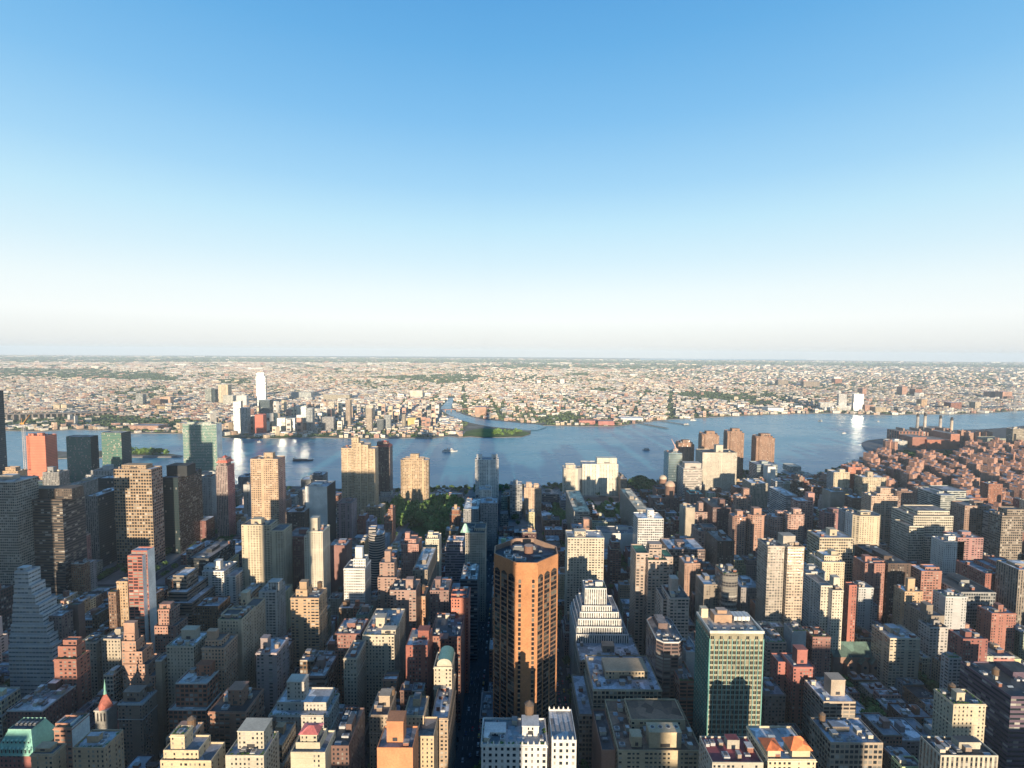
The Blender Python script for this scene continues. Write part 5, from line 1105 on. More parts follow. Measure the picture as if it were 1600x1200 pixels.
farB('warehouse', 'long white shed inland right of the creek mouth', 970, 1005, 653, 658, C['white'], 'blank', 60)
farB('warehouse', 'low tan works by the creek bridge', 742, 760, 636, 650, (.46, .30, .22), 'blank', 60)

# ================================================================== BRIDGES, PIERS, BOATS
def steel_bridge():
    a = ground(-40, 662); b = ground(205, 647); o = empty('bridge', (a.x, a.y, 0), 'long steel truss bridge on dark piers crossing the far shore at left', 'bridge')
    n = 26; P = [Vector((0, 0, 42)).lerp(Vector((b.x-a.x, b.y-a.y, 14)), i/n) for i in range(n+1)]
    d = (P[-1]-P[0]).normalized(); s = Vector((-d.y, d.x, 0))*11
    m = MB(); 
    for i in range(n):
        p, q = P[i], P[i+1]; m.quad([p-s, q-s, q+s, p+s], (.14, .14, .15), 'pave'); m.quad([p-s-Vector((0, 0, 5)), q-s-Vector((0, 0, 5)), q-s, p-s], (.16, .15, .15), 'metal'); m.quad([p+s-Vector((0, 0, 5)), q+s-Vector((0, 0, 5)), q-s-Vector((0, 0, 5)), p-s-Vector((0, 0, 5))], (.16, .15, .15), 'metal')
    m.build('deck', o)
    for i in range(1, n):
        q = MB(); p = P[i]; q.box(p.x-4, p.x+4, p.y-8, p.y+8, 0, p.z-5.1, (.20, .18, .17), 'blank'); q.build('pier', o)
    t = MB(); hgt = lambda i: 16+34*max(0, 1-abs(i-3)/3.) if i < 7 else 12
    for i in range(0, 12):
        p, q = P[i], P[i+1]; u = Vector((0, 0, hgt(i))); v = Vector((0, 0, hgt(i+1)))
        for k in (-1, 1): t.beam(p+s*k+u, q+s*k+v, 1.3, (.42, .33, .27), 'metal'); t.beam(p+s*k, p+s*k+u, 1.1, (.42, .33, .27), 'metal'); t.beam(p+s*k, q+s*k+v, .9, (.42, .33, .27), 'metal')
    t.build('truss', o)
steel_bridge()
def suspension():
    g = ground(1583, 645.5); o = empty('bridge', (g.x, g.y, 0), 'grey steel suspension bridge tower and deck at the far right shore', 'bridge'); k = g.y/F
    c = (.36, .37, .38)
    def tw(x, y):
        m = MB()
        for sx in (-1, 1):
            for sy in (-1, 1): m.beam((x+sx*8, y+sy*9, -2), (x+sx*6, y+sy*6, 98), 1.4, c, 'metal')
        for z in range(6, 98, 12):
            m.beam((x-8, y-8, z), (x+8, y-8, z+12), .8, c, 'metal'); m.beam((x+8, y-8, z), (x-8, y-8, z+12), .8, c, 'metal'); m.beam((x-8, y-8, z), (x+8, y-8, z), 1, c, 'metal')
        m.build('tower', o)
    tw(0, 0); m = MB(); m.box(-60, 700, -10, 10, 38, 44, (.30, .28, .27), 'metal'); m.build('deck', o)
    cb = MB(); prev = None
    for i in range(41):
        x = -60+i*18; z = 44+54*abs(x/420)**2 if False else 98-54*min(1, abs(x)/420)**.6
        for y in (-9, 9):
            if prev: cb.beam((prev[0], y, prev[1]), (x, y, z), .5, c, 'metal', 3)
            cb.beam((x, y, 44), (x, y, z), .25, c, 'metal', 3)
        prev = (x, z)
    cb.build('cable', o)
    for x in range(120, 700, 60):
        if abs(x) > 60: q = MB(); q.box(x-2, x+2, -8, 8, -2, 38, c, 'metal'); q.build('pier', o)
    o.rotation_euler.z = .2
suspension()
def lowbridge():
    a = ground(640, 646); b = ground(766, 640.5); o = empty('bridge', (a.x, a.y, 0), 'low reddish road bridge crossing the narrow creek mouth', 'bridge'); L = b-a; d = L.normalized(); s = Vector((-d.y, d.x, 0))*9
    m = MB(); z = Vector((0, 0, 14)); e = Vector((0, 0, 3))
    m.quad([z-s, L+z-s, L+z+s, z+s], (.34, .25, .20), 'pave'); m.quad([z-s-e, L+z-s-e, L+z-s, z-s], (.46, .24, .18), 'metal'); m.build('deck', o)
    for i in range(1, 14): p = L*(i/14); q = MB(); q.box(p.x-2.5, p.x+2.5, p.y-7, p.y+7, -1, 11, (.38, .28, .22), 'blank'); q.build('pier', o)
lowbridge()
def pier(label, p, q, w, col=(.28, .25, .22)):
    a, b = ground(*p, 0), ground(*q, 0); o = empty('jetty', (a.x, a.y, 0), label, 'jetty'); L = b-a; d = L.normalized(); s = Vector((-d.y, d.x, 0))*w; m = MB(); z = Vector((0, 0, 1.5)); e = Vector((0, 0, 1.0))
    m.quad([z-s, L+z-s, L+z+s, z+s], col, 'pave')
    for u, v in ((z-s, L+z-s), (L+z+s, z+s), (L+z-s, L+z+s)): m.quad([u-e, v-e, v, u], (.14, .12, .11), 'pave')
    m.build('deck', o); ps = MB(); n = int(L.length/14)
    for i in range(n+1):
        for k in (-1, 1): c = L*(i/n)+s*k*.9; ps.beam((c.x, c.y, -2.3), (c.x, c.y, 2.3), .6, (.10, .09, .08), 'wood')
    ps.build('piles', o)
pier('broken dark timber jetty running out from the far shore', (1000, 661.5), (1043, 669.5), 6)
pier('pale finger jetty right of the dark timber jetty', (1033, 657.5), (1070, 663.5), 5, (.45, .42, .37))
pier('long pale breakwater in front of the small island', (190, 713), (284, 713.5), 4, (.5, .5, .48))
pier('short jetty in the boat basin beside the pier shed', (1222, 738), (1246, 751), 3)
pier('small jetty near the far left park', (486, 685), (496, 682), 8)
def boat(label, px, py, L, kind, ang=0):
    g = ground(px, py, -2); o = empty('boat', (g.x, g.y, -2), label, 'boat', rz=ang); w = L*.13; hh = L*.05+.8
    hull = [(-L/2, -w), (L*.3, -w), (L/2, 0), (L*.3, w), (-L/2, w)]; hc = {'ferry': (.75, .75, .73), 'barge': (.06, .07, .08), 'white': (.8, .8, .78), 'dark': (.10, .16, .20)}[kind]
    m = MB(); lo = [(x*.93, y*.8) for x, y in hull]
    for i in range(5):
        j = (i+1) % 5; m.quad([(lo[i][0], lo[i][1], -.3), (lo[j][0], lo[j][1], -.3), (hull[j][0], hull[j][1], hh), (hull[i][0], hull[i][1], hh)], hc, 'metal')
    m.cap(hull, hh-.1, (.4, .36, .3), 'metal'); m.build('hull', o)
    if kind == 'barge':
        c = MB(); c.box(-L*.42, L*.2, -w*.7, w*.7, hh-.1, hh+1.6, (.12, .11, .10), 'wood'); c.build('cargo', o); c = MB(); c.box(-L*.48, -L*.43, -w*.5, w*.5, hh, hh+6, (.3, .3, .3), 'metal'); c.build('wheelhouse', o)
    else:
        nl = 2 if L > 25 else 1
        c = MB()
        for k in range(nl): c.walls(rect(-L*(.42-.05*k), L*(.24-.06*k), -w*(.8-.1*k), w*(.8-.1*k)), hh+k*2.6, hh+k*2.6+2.5, (.78, .77, .74), 'band', 2, 2.5); c.cap(rect(-L*(.42-.05*k), L*(.24-.06*k), -w*(.8-.1*k), w*(.8-.1*k)), hh+k*2.6+2.5, (.7, .7, .68), 'metal')
        c.build('cabin', o); f = MB(); f.box(L*.05, L*.14, -w*.4, w*.4, hh+nl*2.6, hh+nl*2.6+2.2, (.75, .74, .72), 'metal'); f.build('wheelhouse', o)
        f = MB(); f.prism(circle(-L*.15, 0, w*.25, 8), hh+nl*2.6-.2, hh+nl*2.6+2.6, (.5, .2, .12), 'metal'); f.build('funnel', o)
    return o
boat('white two-decked ferry crossing the middle of the river', 703, 705.5, 52, 'ferry', .12)
boat('small dark tugboat in the river right of the centre', 1009, 703.5, 26, 'dark', math.pi)
boat('long dark barge near the bright glitter on the water', 474, 720, 60, 'barge', .1)
boat('small white boat on the right, nearer the far bank', 1282, 658.5, 26, 'white', .3)
boat('small white boat left of the bright sun streak', 1319, 677.5, 22, 'white', .1)
boat('small pale boat right of the bright sun streak', 1372.5, 659, 18, 'white', .5)
boat('ferry moored off the end of the jetties at the far bank', 1073, 664.5, 36, 'dark', .1)
boat('white tour boat off the pale finger jetty', 1083, 657, 34, 'white', .05)
boat('tiny motor boat near the left far bank park', 405, 691, 14, 'white', .6)
boat('small boat against the far right shore, below the brick refinery-like block', 1322, 646.8, 22, 'white', .2)
for i, (x, y) in enumerate([(1226, 748), (1233, 746), (1238, 751), (1243, 755), (1230, 754)]): tag(boat('small yacht moored in the boat basin by the pier shed', x, y, 13, 'white', .5+i*.7), group='yachts in the boat basin')

# ================================================================== BEHIND THE VIEWPOINT: what throws the long shadows
r = empty('skyscraper', (0, -32, 0), 'tall stone skyscraper whose terrace is the viewpoint', 'skyscraper')
m = MB()
m.box(-30, 30, -64, 50, 0, 24, C['beige'], 'punch', bay=3, fl=3.6); m.box(-26, 27, -50, 29, 23, 90, C['beige'], 'vert', bay=3, fl=3.6); m.box(-21, 21, -32, 27, 89, 312, C['beige'], 'vert', bay=3, fl=3.6)
m.build('wall', r); q = MB(); q.box(-14, 14, -16, 12, 312, 332, C['lgrey'], 'blank'); q.prism(circle(0, 0, 13, 16), 332, 388, C['lgrey'], 'metal'); q.prism(circle(0, 0, 4, 8), 388, 436, C['lgrey'], 'metal'); q.build('mast', r)
m = MB()
def cast(x, y, w, d, h): m.box(x-w/2, x+w/2, y-d/2, y+d/2, 0, h, random.choice([C['taupe'], C['beige'], C['grey'], C['brown']]), 'punch', bay=3.1, fl=3.4)
rc = random.Random(11)
for k in range(46):
    x = -1150+k*50+rc.uniform(-10, 10)
    if abs(x) < 45: continue
    for y in (-120, -330, -560, -800):
        if rc.random() < .80:
            hb = {-120: 128, -330: 158, -560: 190, -800: 215}[y]*(1.0 if x < 260 else .92)
            cast(x, y+rc.uniform(-40, 40), rc.uniform(28, 52), 40, hb*(rc.uniform(.8, 1.0) if -460 < x < 60 and y == -120 else rc.uniform(.5, .98) if x < 60 else rc.uniform(.68, 1.12)))
cast(-425, -105, 78, 34, 216); cast(-335, -100, 60, 30, 128)  # unseen slabs added to shade the stepped building and lower left
for k in range(28):   # nearer rows outside the frame, left and right
    for s in (-1, 1):
        y = 20+k*26; x = s*(y*1.06+90+rc.uniform(0, 70)); cast(x, y, 34, 22, rc.uniform(40, 110) if s < 0 else rc.uniform(20, 60))
tag(m.build('unseen_shading_city'), kind='stuff')  # unseen blocks, heights and gaps shaped for the shade on the foreground
r = empty('skyscraper', (0, 0, 0), 'tall grey tower just outside the left edge, shading the pale green glass slab', 'skyscraper')
m = MB(); m.box(-762, -732, 470, 500, 0, 250, C['grey'], 'vert', bay=3, fl=3.6); m.box(-735, -705, 465, 505, 0, 205, C['grey'], 'vert', bay=3, fl=3.6); m.build('wall', r)
q = MB(); q.box(-752, -742, 480, 490, 250, 262, C['lgrey'], 'metal'); q.build('crown', r)
r = empty('skyscraper', (0, 0, 0), 'broad dark slab outside the left edge, shading the dark-banded office block', 'skyscraper')
m = MB(); m.box(-662, -570, 150, 180, 0, 232, C['slate'], 'glass', bay=3, fl=3.6); m.build('wall', r)
m = MB(); m.box(-280, -212, -60, -30, 0, 238, C['slate'], 'glass', bay=3, fl=3.6); r = empty('skyscraper', (0, 0, 0), 'dark slab behind the viewpoint, shading the foot of the fluted tan tower', 'skyscraper'); m.build('wall', r)

# ================================================================== INFILL: ordinary buildings on every block
def guard_z(xa, xb, Y):
    """tallest height an ordinary building at distance Y may have without hiding what the photograph shows behind it"""
    lim = 999.
    for t in (0, .5, 1):
        q = proj(xa+(xb-xa)*t, Y, 30)
        if not q: return 0
        px = q[0]
        ylim = np.interp(px, [0, 200, 370, 600, 850, 1040, 1150, 1300, 1350, 1400, 1600], [752, 752, 768, 774, 776, 768, 752, 742, 716, 700, 688])
        for a, b, yb, Yg in GUARD:
            if a-1 <= px <= b+1 and Y < Yg: ylim = max(ylim, yb)
        # height at which the top front edge lands on ylim
        d = ray(px, ylim); lim = min(lim, H+d.z*(Y/d.y))
    return lim
cells = {}
for q in HERO:
    for i in range(int(q[0]//60), int(q[1]//60)+1):
        for j in range(int(q[2]//60), int(q[3]//60)+1): cells.setdefault((i, j), []).append(q)
def clear(x0, x1, y0, y1, gap=.4):
    for i in range(int(x0//60), int(x1//60)+1):
        for j in range(int(y0//60), int(y1//60)+1):
            for q in cells.get((i, j), ()):
                if x0 < q[1]+gap and x1 > q[0]-gap and y0 < q[3]+gap and y1 > q[2]-gap: return False
    return True
def inpoly(x, y, poly):
    c = False
    for i in range(len(poly)):
        a, b = poly[i-1], poly[i]
        if (a[1] > y) != (b[1] > y) and x < (b[0]-a[0])*(y-a[1])/(b[1]-a[1])+a[0]: c = not c
    return c
R2 = random.Random(5)
LOTS = []
PALL = ['red', 'brick', 'brick', 'brown', 'brown', 'dkbrown', 'tan', 'beige', 'beige', 'taupe', 'grey', 'lgrey', 'pink', 'rosy', 'cream', 'pale']
def field(x, y):
    """typical height by district"""
    if x < -60: base = 40 if y < 480 else 34 if y < 700 else 30
    elif x < 260: base = 34 if y < 700 else 28
    elif x < 520 or y < 420: base = 21
    else: base = 20 if y < 560 else 26 if y < 720 else 34
    return base
for (xa, xb, ya, yb) in blocks:
    def lot(x0, x1, y0, y1, hh, avenue=False):
        parts_ = [(x0, x1, y0, y1)]
        if not clear(x0, x1, y0, y1):       # try the halves that heroes leave free
            xm, ym = (x0+x1)/2, (y0+y1)/2
            parts_ = [p for p in ((x0, xm, y0, ym), (xm, x1, y0, ym), (x0, xm, ym, y1), (xm, x1, ym, y1)) if clear(*p) and p[1]-p[0] > 5 and p[3]-p[2] > 5]
        for (a, b, c, d) in parts_:
            if any(inpoly((a+b)/2, (c+d)/2, L) for L in LAWN): continue
            qq = proj((a+b)/2, c, 20)
            if c > 925 and qq and qq[0] > np.interp(c, [930, 1000, 1100, 1200, 1300, 1450, 1600, 1750], [1470, 1410, 1350, 1325, 1335, 1355, 1380, 1400]): continue
            g = guard_z(a, b, c); h_ = min(hh, g)
            if h_ < 9: 
                if g < 5: continue
                h_ = max(6, g)
            q = proj((a+b)/2, c, h_)
            if not q or q[0] < -60 or q[0] > 1660 or q[1] > 1260: continue
            LOTS.append((a, b, c, d, h_, avenue))
    wx = xb-xa; dp = min(27, (wx-6)/2) if wx > 45 else wx/2-1
    # avenue ends: larger buildings
    e = R2.uniform(18, 27)
    for (s0, s1) in ((ya, ya+e), (yb-e, yb)):
        if yb-ya < 70 and s0 != ya: continue
        k = xa
        while k < xb-6:
            w = R2.choice([wx/2, wx/2, wx/3, wx/3, wx/4]); w = min(w, xb-k); 
            if xb-(k+w) < 8: w = xb-k
            f = field((xa+xb)/2, s0); hh = f*R2.choice([.6, .8, 1, 1.2, 1.5, 1.9]); lot(k+.1, k+w-.1, s0, s1, hh, True); k += w
    y = ya+e+.3
    while y < yb-e-6:
        w = R2.choice([7, 7, 8, 9, 12, 15, 18, 22]) if field((xa+xb)/2, y) > 25 else R2.choice([7, 7, 8, 8, 12, 15, 18]); w = min(w, yb-e-y-.3)
        if w < 4: break
        for sd in (0, 1):
            f = field((xa+xb)/2, y); hh = (f*R2.choice([.45, .5, .6, .8, 1.0, 1.4]) if w > 10 else R2.uniform(12, 18)); hh = max(hh, 11)
            D_ = dp*R2.uniform(.72, 1.0); 
            if sd == 0: lot(xa+.2, xa+D_, y, y+w-.15, hh)
            else: lot(xb-D_, xb-.2, y, y+w-.15, hh)
        y += w
# cull what stands hidden: coarse depth map over the picture columns, nearest first
def score(L):
    a, b, c, d, h, _ = L; p = proj(a, c, h); q = proj(b, c, h); s = proj((a+b)/2, d, h)
    f = proj((a+b)/2, c, 0); w = abs(q[0]-p[0])+max(0, abs(proj(a if a > 0 else b, d, h)[0]-(p if a > 0 else q)[0]))
    return w*((f[1]-p[1])*.6+abs(p[1]-s[1]))
LOTS.sort(key=lambda L: L[2])
LOTS.sort(key=lambda L: -score(L))
def kindof(L):
    h = L[4]
    if h < 19: return 'walk_up_house'
    if h < 27: return 'tenement_building'
    return 'apartment_house' if (int(L[0]*7) % 3) else 'loft_building'
CNAME = dict(red='dark red', brick='red brick', brown='brown', dkbrown='dark brown', tan='tan', beige='beige', taupe='taupe', grey='grey', lgrey='pale grey', pink='pink brick', rosy='rosy', cream='cream', pale='off-white')
RNAME = {0: 'grey roof', 1: 'pale grey roof', 2: 'dark grey roof', 3: 'black roof', 4: 'white roof', 5: 'brown roof', 6: 'stone-grey roof', 7: 'tar roof'}
counts = {}; used = {}; stuffm = MB(); nthings = 0
short = []
for o in NAMED:
    short.append((o['px'], o['py'], o['label'].split(',')[0]))
def landmark(px, py, h, k=0, room=11):
    best = sorted(((px-a)**2+(1.5*(py-b))**2, a, b, s) for a, b, s in short)[k:k+1][0]
    _, a, b, s = best
    rel = 'right of' if px-a > abs(py-b)*.8 else 'left of' if a-px > abs(py-b)*.8 else 'in front of' if py > b else 'behind'
    w = s.split(' '); room = room-len(rel.split(' '))-1
    PREP = {'with', 'wrapped', 'cut', 'standing', 'stepping', 'crowned', 'carrying', 'beside', 'behind', 'right', 'left', 'under', 'between', 'in', 'by', 'at', 'above', 'below', 'near', 'on', 'before', 'to', 'of', 'attached', 'touching', 'stepped', 'turned', 'rising', 'running', 'speckled', 'facing', 'and', 'against', 'from', 'crossing', 'inland'}
    while len(w) > room:       # shorten at the last phrase, never in the middle of one
        c_ = [q for q in range(2, len(w)) if w[q] in PREP and q <= room]
        if not c_: w = w[:room]; break
        w = w[:c_[-1]]
        while len(w) > 2 and w[-1] in PREP: w = w[:-1]
    return rel+' the '+' '.join(w)
def ordinary(L, as_thing):
    global nthings
    a, b, c, d, h, ave = L; rr = random.Random(int(a*13+c*7)); cn = rr.choice(PALL if h > 19 else PALL+['white', 'red', 'brick', 'tan']); col = C[cn]; col = tuple(min(.8, v*rr.uniform(.8, 1.15)) for v in col)
    ri = rr.choice([0, 0, 1, 1, 2, 3, 4, 4, 5, 6, 7]); rc_ = RC[ri]; st = rr.choice(['punch', 'punch', 'pair', 'punch', 'pair', 'grid'] if h > 19 else ['punch', 'punch', 'pair'])
    if not as_thing:
        b0, f0 = STY[st]; stuffm.walls(rect(a, b, c, d), 0, h+.8, col, st, b0, f0); stuffm.cap(rect(a+.3, b-.3, c+.3, d-.3), h+.81, rc_, 'roof')
        if rr.random() < .6: x, y = rr.uniform(a+1, b-4), rr.uniform(c+1, max(c+1.1, d-4)); stuffm.box(x, x+3, y, y+3, h+.82, h+4, tuple(v*.9 for v in col), 'blank')
        return
    k = kindof(L); cx, cy = (a+b)/2, (c+d)/2
    root = empty(k, (cx, cy, 0)); w2, d2 = (b-a)/2, (d-c)/2
    tiers = [(rect(-w2, w2, -d2, d2), 0, h)]; feat = ''
    if h > 32 and min(w2, d2) > 7 and rr.random() < .6:       # stepped top
        h2 = h; h1 = h-rr.uniform(6, 12); s = rr.uniform(.12, .25); tiers = [(rect(-w2, w2, -d2, d2), 0, h1), (rect(-w2*(1-s)+.1, w2*(1-s), -d2*(1-s)+.1, d2*(1-s)), h1-.5, h2)]; feat = 'stepped top'
    elif min(w2, d2) > 5 and h > 24 and rr.random() < .5:     # two volumes of unequal height
        sgn = rr.choice([-1, 1]); xs_ = w2*rr.uniform(-.2, .35)*sgn; hl = h*rr.uniform(.62, .85)
        A_ = rect(-w2, xs_-.03, -d2, d2) if sgn > 0 else rect(xs_+.03, w2, -d2, d2); B_ = rect(xs_, w2, -d2+.05, d2-.05) if sgn > 0 else rect(-w2, xs_, -d2+.05, d2-.05)
        tiers = [(B_, 0, hl), (A_, 0, h)]; feat = 'lower wing'
    elif min(w2, d2) > 6 and h > 20 and rr.random() < .5:     # light court
        q = min(w2, d2)*.35; tiers = [([(-w2, -d2), (w2, -d2), (w2, d2), (q, d2), (q, d2*.2), (-q, d2*.2), (-q, d2), (-w2, d2)], 0, h)]; feat = 'light court'
    tower_meshes(root, tiers, st, col, rc_, rr.uniform(.7, 1.3), trim=rr.choice([None, None, C['lgrey'], C['beige']]), name='cornice' if c < 560 and h > 14 and rr.random() < .5 else 'wall')
    top = tiers[-1][2]; av = []; sx, sy = (w2*.72, d2*.72) if len(tiers) > 1 else (w2, d2*.15 if feat == 'light court' else d2)
    ox = 0
    if feat == 'lower wing': ox = (A_[0][0]+A_[1][0])/2; sx = (A_[1][0]-A_[0][0])/2; sy = d2
    near = c < 620
    if min(w2, d2) > 5.5 and h > 20:
        pw, pd = rr.uniform(3.5, min(8, sx)), rr.uniform(3.5, min(7, d2*.7)); x, y = ox+rr.uniform(-.4, .4)*sx, -d2*.3 if feat == 'light court' else rr.uniform(-.3, .3)*sy
        m = MB(); hh = rr.uniform(3.5, 7); pc = rr.choice([col, C['tan'], C['rosy'], C['brick'], col]); m.box(x-pw/2, x+pw/2, y-pd/2, y+pd/2, top+.03, top+hh, pc, 'blank', topcol=rc_, topmat='roof'); m.box(x-pw/2-.2, x+pw/2+.2, y-pd/2-.2, y+pd/2+.2, top+hh, top+hh+.4, tuple(min(.8, v*1.2) for v in pc), 'blank'); m.build('lift_house', root); av.append((x, y, pw, pd))
        if near and rr.random() < .6:
            x2 = x+pw/2+3.2 if x < ox else x-pw/2-3.2
            if ox-sx+2.5 < x2 < ox+sx-2.5: add_tank(root, x2, y, top+.02, rr.uniform(.9, 1.3)); feat = feat or 'water tank'
    if feat == 'lower wing':
        ax0, ax1 = A_[0][0], A_[1][0]; clutter(root, B_[0][0]+.8, B_[1][0]-.8, -d2+1, d2-1, hl, 2 if near else 1, rr); sx = (ax1-ax0)/2; shift = (ax0+ax1)/2
    else: shift = 0
    y0_, y1_ = (-d2+.8, d2*.15) if feat == 'light court' else (-sy+.8, sy-.8)
    clutter(root, shift-sx+.8, shift+sx-.8, y0_, y1_, top, (rr.randint(3, 7) if near else 2) if min(w2, d2) > 3 else 1, rr, av)
    q = proj(cx, c, h); size = ('tiny', 'small', 'mid-sized', 'large')[min(3, int((b-a)*(d-c)//250))]
    hw = 'low' if h < 17 else 'five-storey' if h < 23 else 'mid-rise' if h < 38 else 'tall'
    for kk in range(7):
        pre = '%s %s %s, %s, ' % (hw, CNAME.get(cn, cn), {'walk_up_house': 'row house', 'tenement_building': 'tenement', 'apartment_house': 'apartment house', 'loft_building': 'loft building'}[k], feat or RNAME[ri])
        lab = pre+landmark(q[0], q[1], h, kk, 16-len(pre.split()))
        wds = lab.split(' ')
        if len(wds) > 16: lab = ' '.join(wds[:16]).rstrip(',')
        if lab not in used: break
        lab2 = lab.replace(hw+' ', hw+' '+('thin ' if (b-a) < 9 or (d-c) < 9 else 'broad '), 1)
        if len(lab2.split(' ')) <= 16 and lab2 not in used: lab = lab2; break
    if lab in used:
        used[lab].append(root); g = 'alike '+lab
        for o in used[lab]: o['group'] = g
    else: used[lab] = [root]; root['group'] = {'walk_up_house': 'row houses on the blocks', 'tenement_building': 'tenements on the blocks', 'apartment_house': 'apartment houses on the blocks', 'loft_building': 'loft buildings on the blocks'}[k]
    tag(root, lab, {'walk_up_house': 'row house', 'tenement_building': 'tenement', 'apartment_house': 'apartment house', 'loft_building': 'loft building'}[k])
    nthings += 1
for L in LOTS:
    k = kindof(L); counts[k] = counts.get(k, 0)+1
    ordinary(L, counts[k] <= 270)
tag(stuffm.build('city_blocks'), kind='stuff')
print('lots', len(LOTS), counts, 'things', nthings, 'shared labels', sum(1 for v in used.values() if len(v) > 1))

# ================================================================== TREES
def crown_mesh(seed, n=420):
    rr = np.random.default_rng(seed); me = bpy.data.meshes.new('crown'); V = []; Fc = []; cols = []
    lobes = [(rr.normal(0, .33, 3)*np.array([1, 1, .55])+np.array([0, 0, .95]), rr.uniform(.38, .62)) for _ in range(9)]
    for _ in range(n):
        c, r_ = lobes[rr.integers(len(lobes))]; d = rr.normal(0, 1, 3); d /= np.linalg.norm(d); p = c+d*r_*rr.uniform(.75, 1.05)*np.array([1, 1, .8])
        a = rr.normal(0, 1, 3); a /= np.linalg.norm(a); b_ = np.cross(a, d+rr.normal(0, .5, 3)); b_ /= max(1e-6, np.linalg.norm(b_)); s = rr.uniform(.09, .18); k = len(V)
        V += [p-a*s-b_*s*.6, p+a*s-b_*s*.5, p+a*s*.7+b_*s, p-a*s*.8+b_*s*.8]; Fc.append((k, k+1, k+2, k+3)); g = rr.uniform(.7, 1.25); cols.append((.11*g, .19*g, .05*g))
    me.from_pydata([tuple(v) for v in V], [], Fc); me.materials.append(M['leaf'])
    at = me.attributes.new('Col', 'FLOAT_COLOR', 'FACE'); at.data.foreach_set('color', np.array([c+(1,) for c in cols], 'f').ravel()); return me
CR = [crown_mesh(s) for s in (1, 2, 3, 4)]
tm = MB(); tm.cone(0, 0, .075, 0, .8, (.10, .075, .055), 'bark', 7, .04)
for a in range(4): tm.beam((0, 0, .5), (.3*math.cos(a*1.6), .3*math.sin(a*1.6), .95), .022, (.10, .075, .055), 'bark', 3)
_t = tm.build('trunk'); TRUNK = _t.data; bpy.data.objects.remove(_t)
ntree = 0; TREEX = []
def tree(x, y, s, label, group, name='leafy_tree'):
    global ntree
    o = bpy.data.objects.new(name, None); COL.objects.link(o); o.location = (x, y, .1); o.scale = (s, s, s*1.05); o.rotation_euler.z = R2.uniform(0, 6.28); tag(o, label, 'tree', group)
    for nm, me in (('trunk', TRUNK), ('crown', R2.choice(CR))):
        c = bpy.data.objects.new(nm, me); COL.objects.link(c); c.parent = o
    ntree += 1
def fill(poly, n, s0, s1, label, group, mind=6):
    pl = [(p.x, p.y) for p in gp(poly)]; xs = [p[0] for p in pl]; ys = [p[1] for p in pl]; put = []; tries = 0
    while len(put) < n and tries < n*40:
        tries += 1; x, y = R2.uniform(min(xs), max(xs)), R2.uniform(min(ys), max(ys))
        if not inpoly(x, y, pl) or not clear(x-3, x+3, y-3, y+3) or any((x-a)**2+(y-b)**2 < mind**2 for a, b in put): continue
        put.append((x, y)); tree(x, y, R2.uniform(s0, s1), label, group)
fill([(590, 834), (588, 800), (640, 786), (722, 790), (724, 836), (690, 846), (655, 826), (630, 822), (606, 828)], 130, 9, 15, 'dense leafy tree in the park beside the tunnel approach road', 'trees of the park by the approach road', 5)
fill([(925, 828), (915, 796), (985, 796), (1000, 828)], 42, 8, 12, 'leafy tree in the garden between the two concrete slabs', 'trees between the two concrete slabs', 5)
fill([(862, 822), (858, 798), (895, 798), (895, 822)], 20, 8, 11, 'leafy tree in the small green left of the concrete slabs', 'trees left of the concrete slabs', 5)
fill([(765, 681), (765, 677), (790, 673), (815, 675), (800, 681)], 12, 7, 11, 'small tree on the grassy river point', 'trees on the grassy river point', 8)
fill([(196, 711), (196, 706.5), (262, 710), (262, 711)], 16, 8, 12, 'round tree on the narrow river island', 'trees on the river island', 7)
# trees along the pavements and in the yards between houses: the nearest ones are things, the far ones one mass
cand = []
for x in xs_str:
    for ay, aw in AVE[1:-1]:
        for k in range(24):
            y = ay+aw+12+k*9.5+R2.uniform(-2, 2); sgn = R2.choice([-1, 1]); xx = x+sgn*(WID[x]-1.0+2.2)
            if y > shoreY(xx)-30 or y > ay+210: continue
            cand.append((xx, y, R2.uniform(4.5, 7.5), 0))
for (xa, xb, ya, yb) in blocks:
    for k in range(int((yb-ya)/7)):
        x = (xa+xb)/2+R2.uniform(-6, 6); y = R2.uniform(ya+25, yb-25) if yb-ya > 60 else (ya+yb)/2
        cand.append((x, y, R2.uniform(6, 10), 1))
for L in LOTS:
    for i in range(int(L[0]//60), int(L[1]//60)+1):
        for j in range(int(L[2]//60), int(L[3]//60)+1): cells.setdefault((i, j), []).append((L[0], L[1], L[2], L[3]))
good = []
for (x, y, s, t) in cand:
    q = proj(x, y, 8)
    if not q or q[0] < -10 or q[0] > 1610 or q[1] > 1215: continue
    if clear(x-1.5, x+1.5, y-1.5, y+1.5, 0): good.append((x, y, s, t))
good.sort(key=lambda g: g[1])
mass = []
for (x, y, s, t) in good:
    if ntree < 290: tree(x, y, s, 'street tree on the pavement of a side street in shade' if t == 0 else 'tree in the shaded yards behind the houses', 'street trees on the pavements' if t == 0 else 'trees in the back yards')
    else: mass.append((x, y, s))
for _ in range(900):   # inside the estate and along the river road
    x, y = R2.uniform(430, 1700), R2.uniform(900, 1620); q = proj(x, y, 5)
    if q and 1300 < q[0] < 1620 and y < shoreY(x)-15: mass.append((x, y, R2.uniform(7, 11)))
for k in range(240):
    px = R2.uniform(640, 1330); q = ground(px, float(np.interp(px, [n_[0] for n_ in NEAR_SHORE], [n_[1] for n_ in NEAR_SHORE]))+R2.uniform(2, 6))
    mass.append((q.x, q.y, R2.uniform(5, 8)))
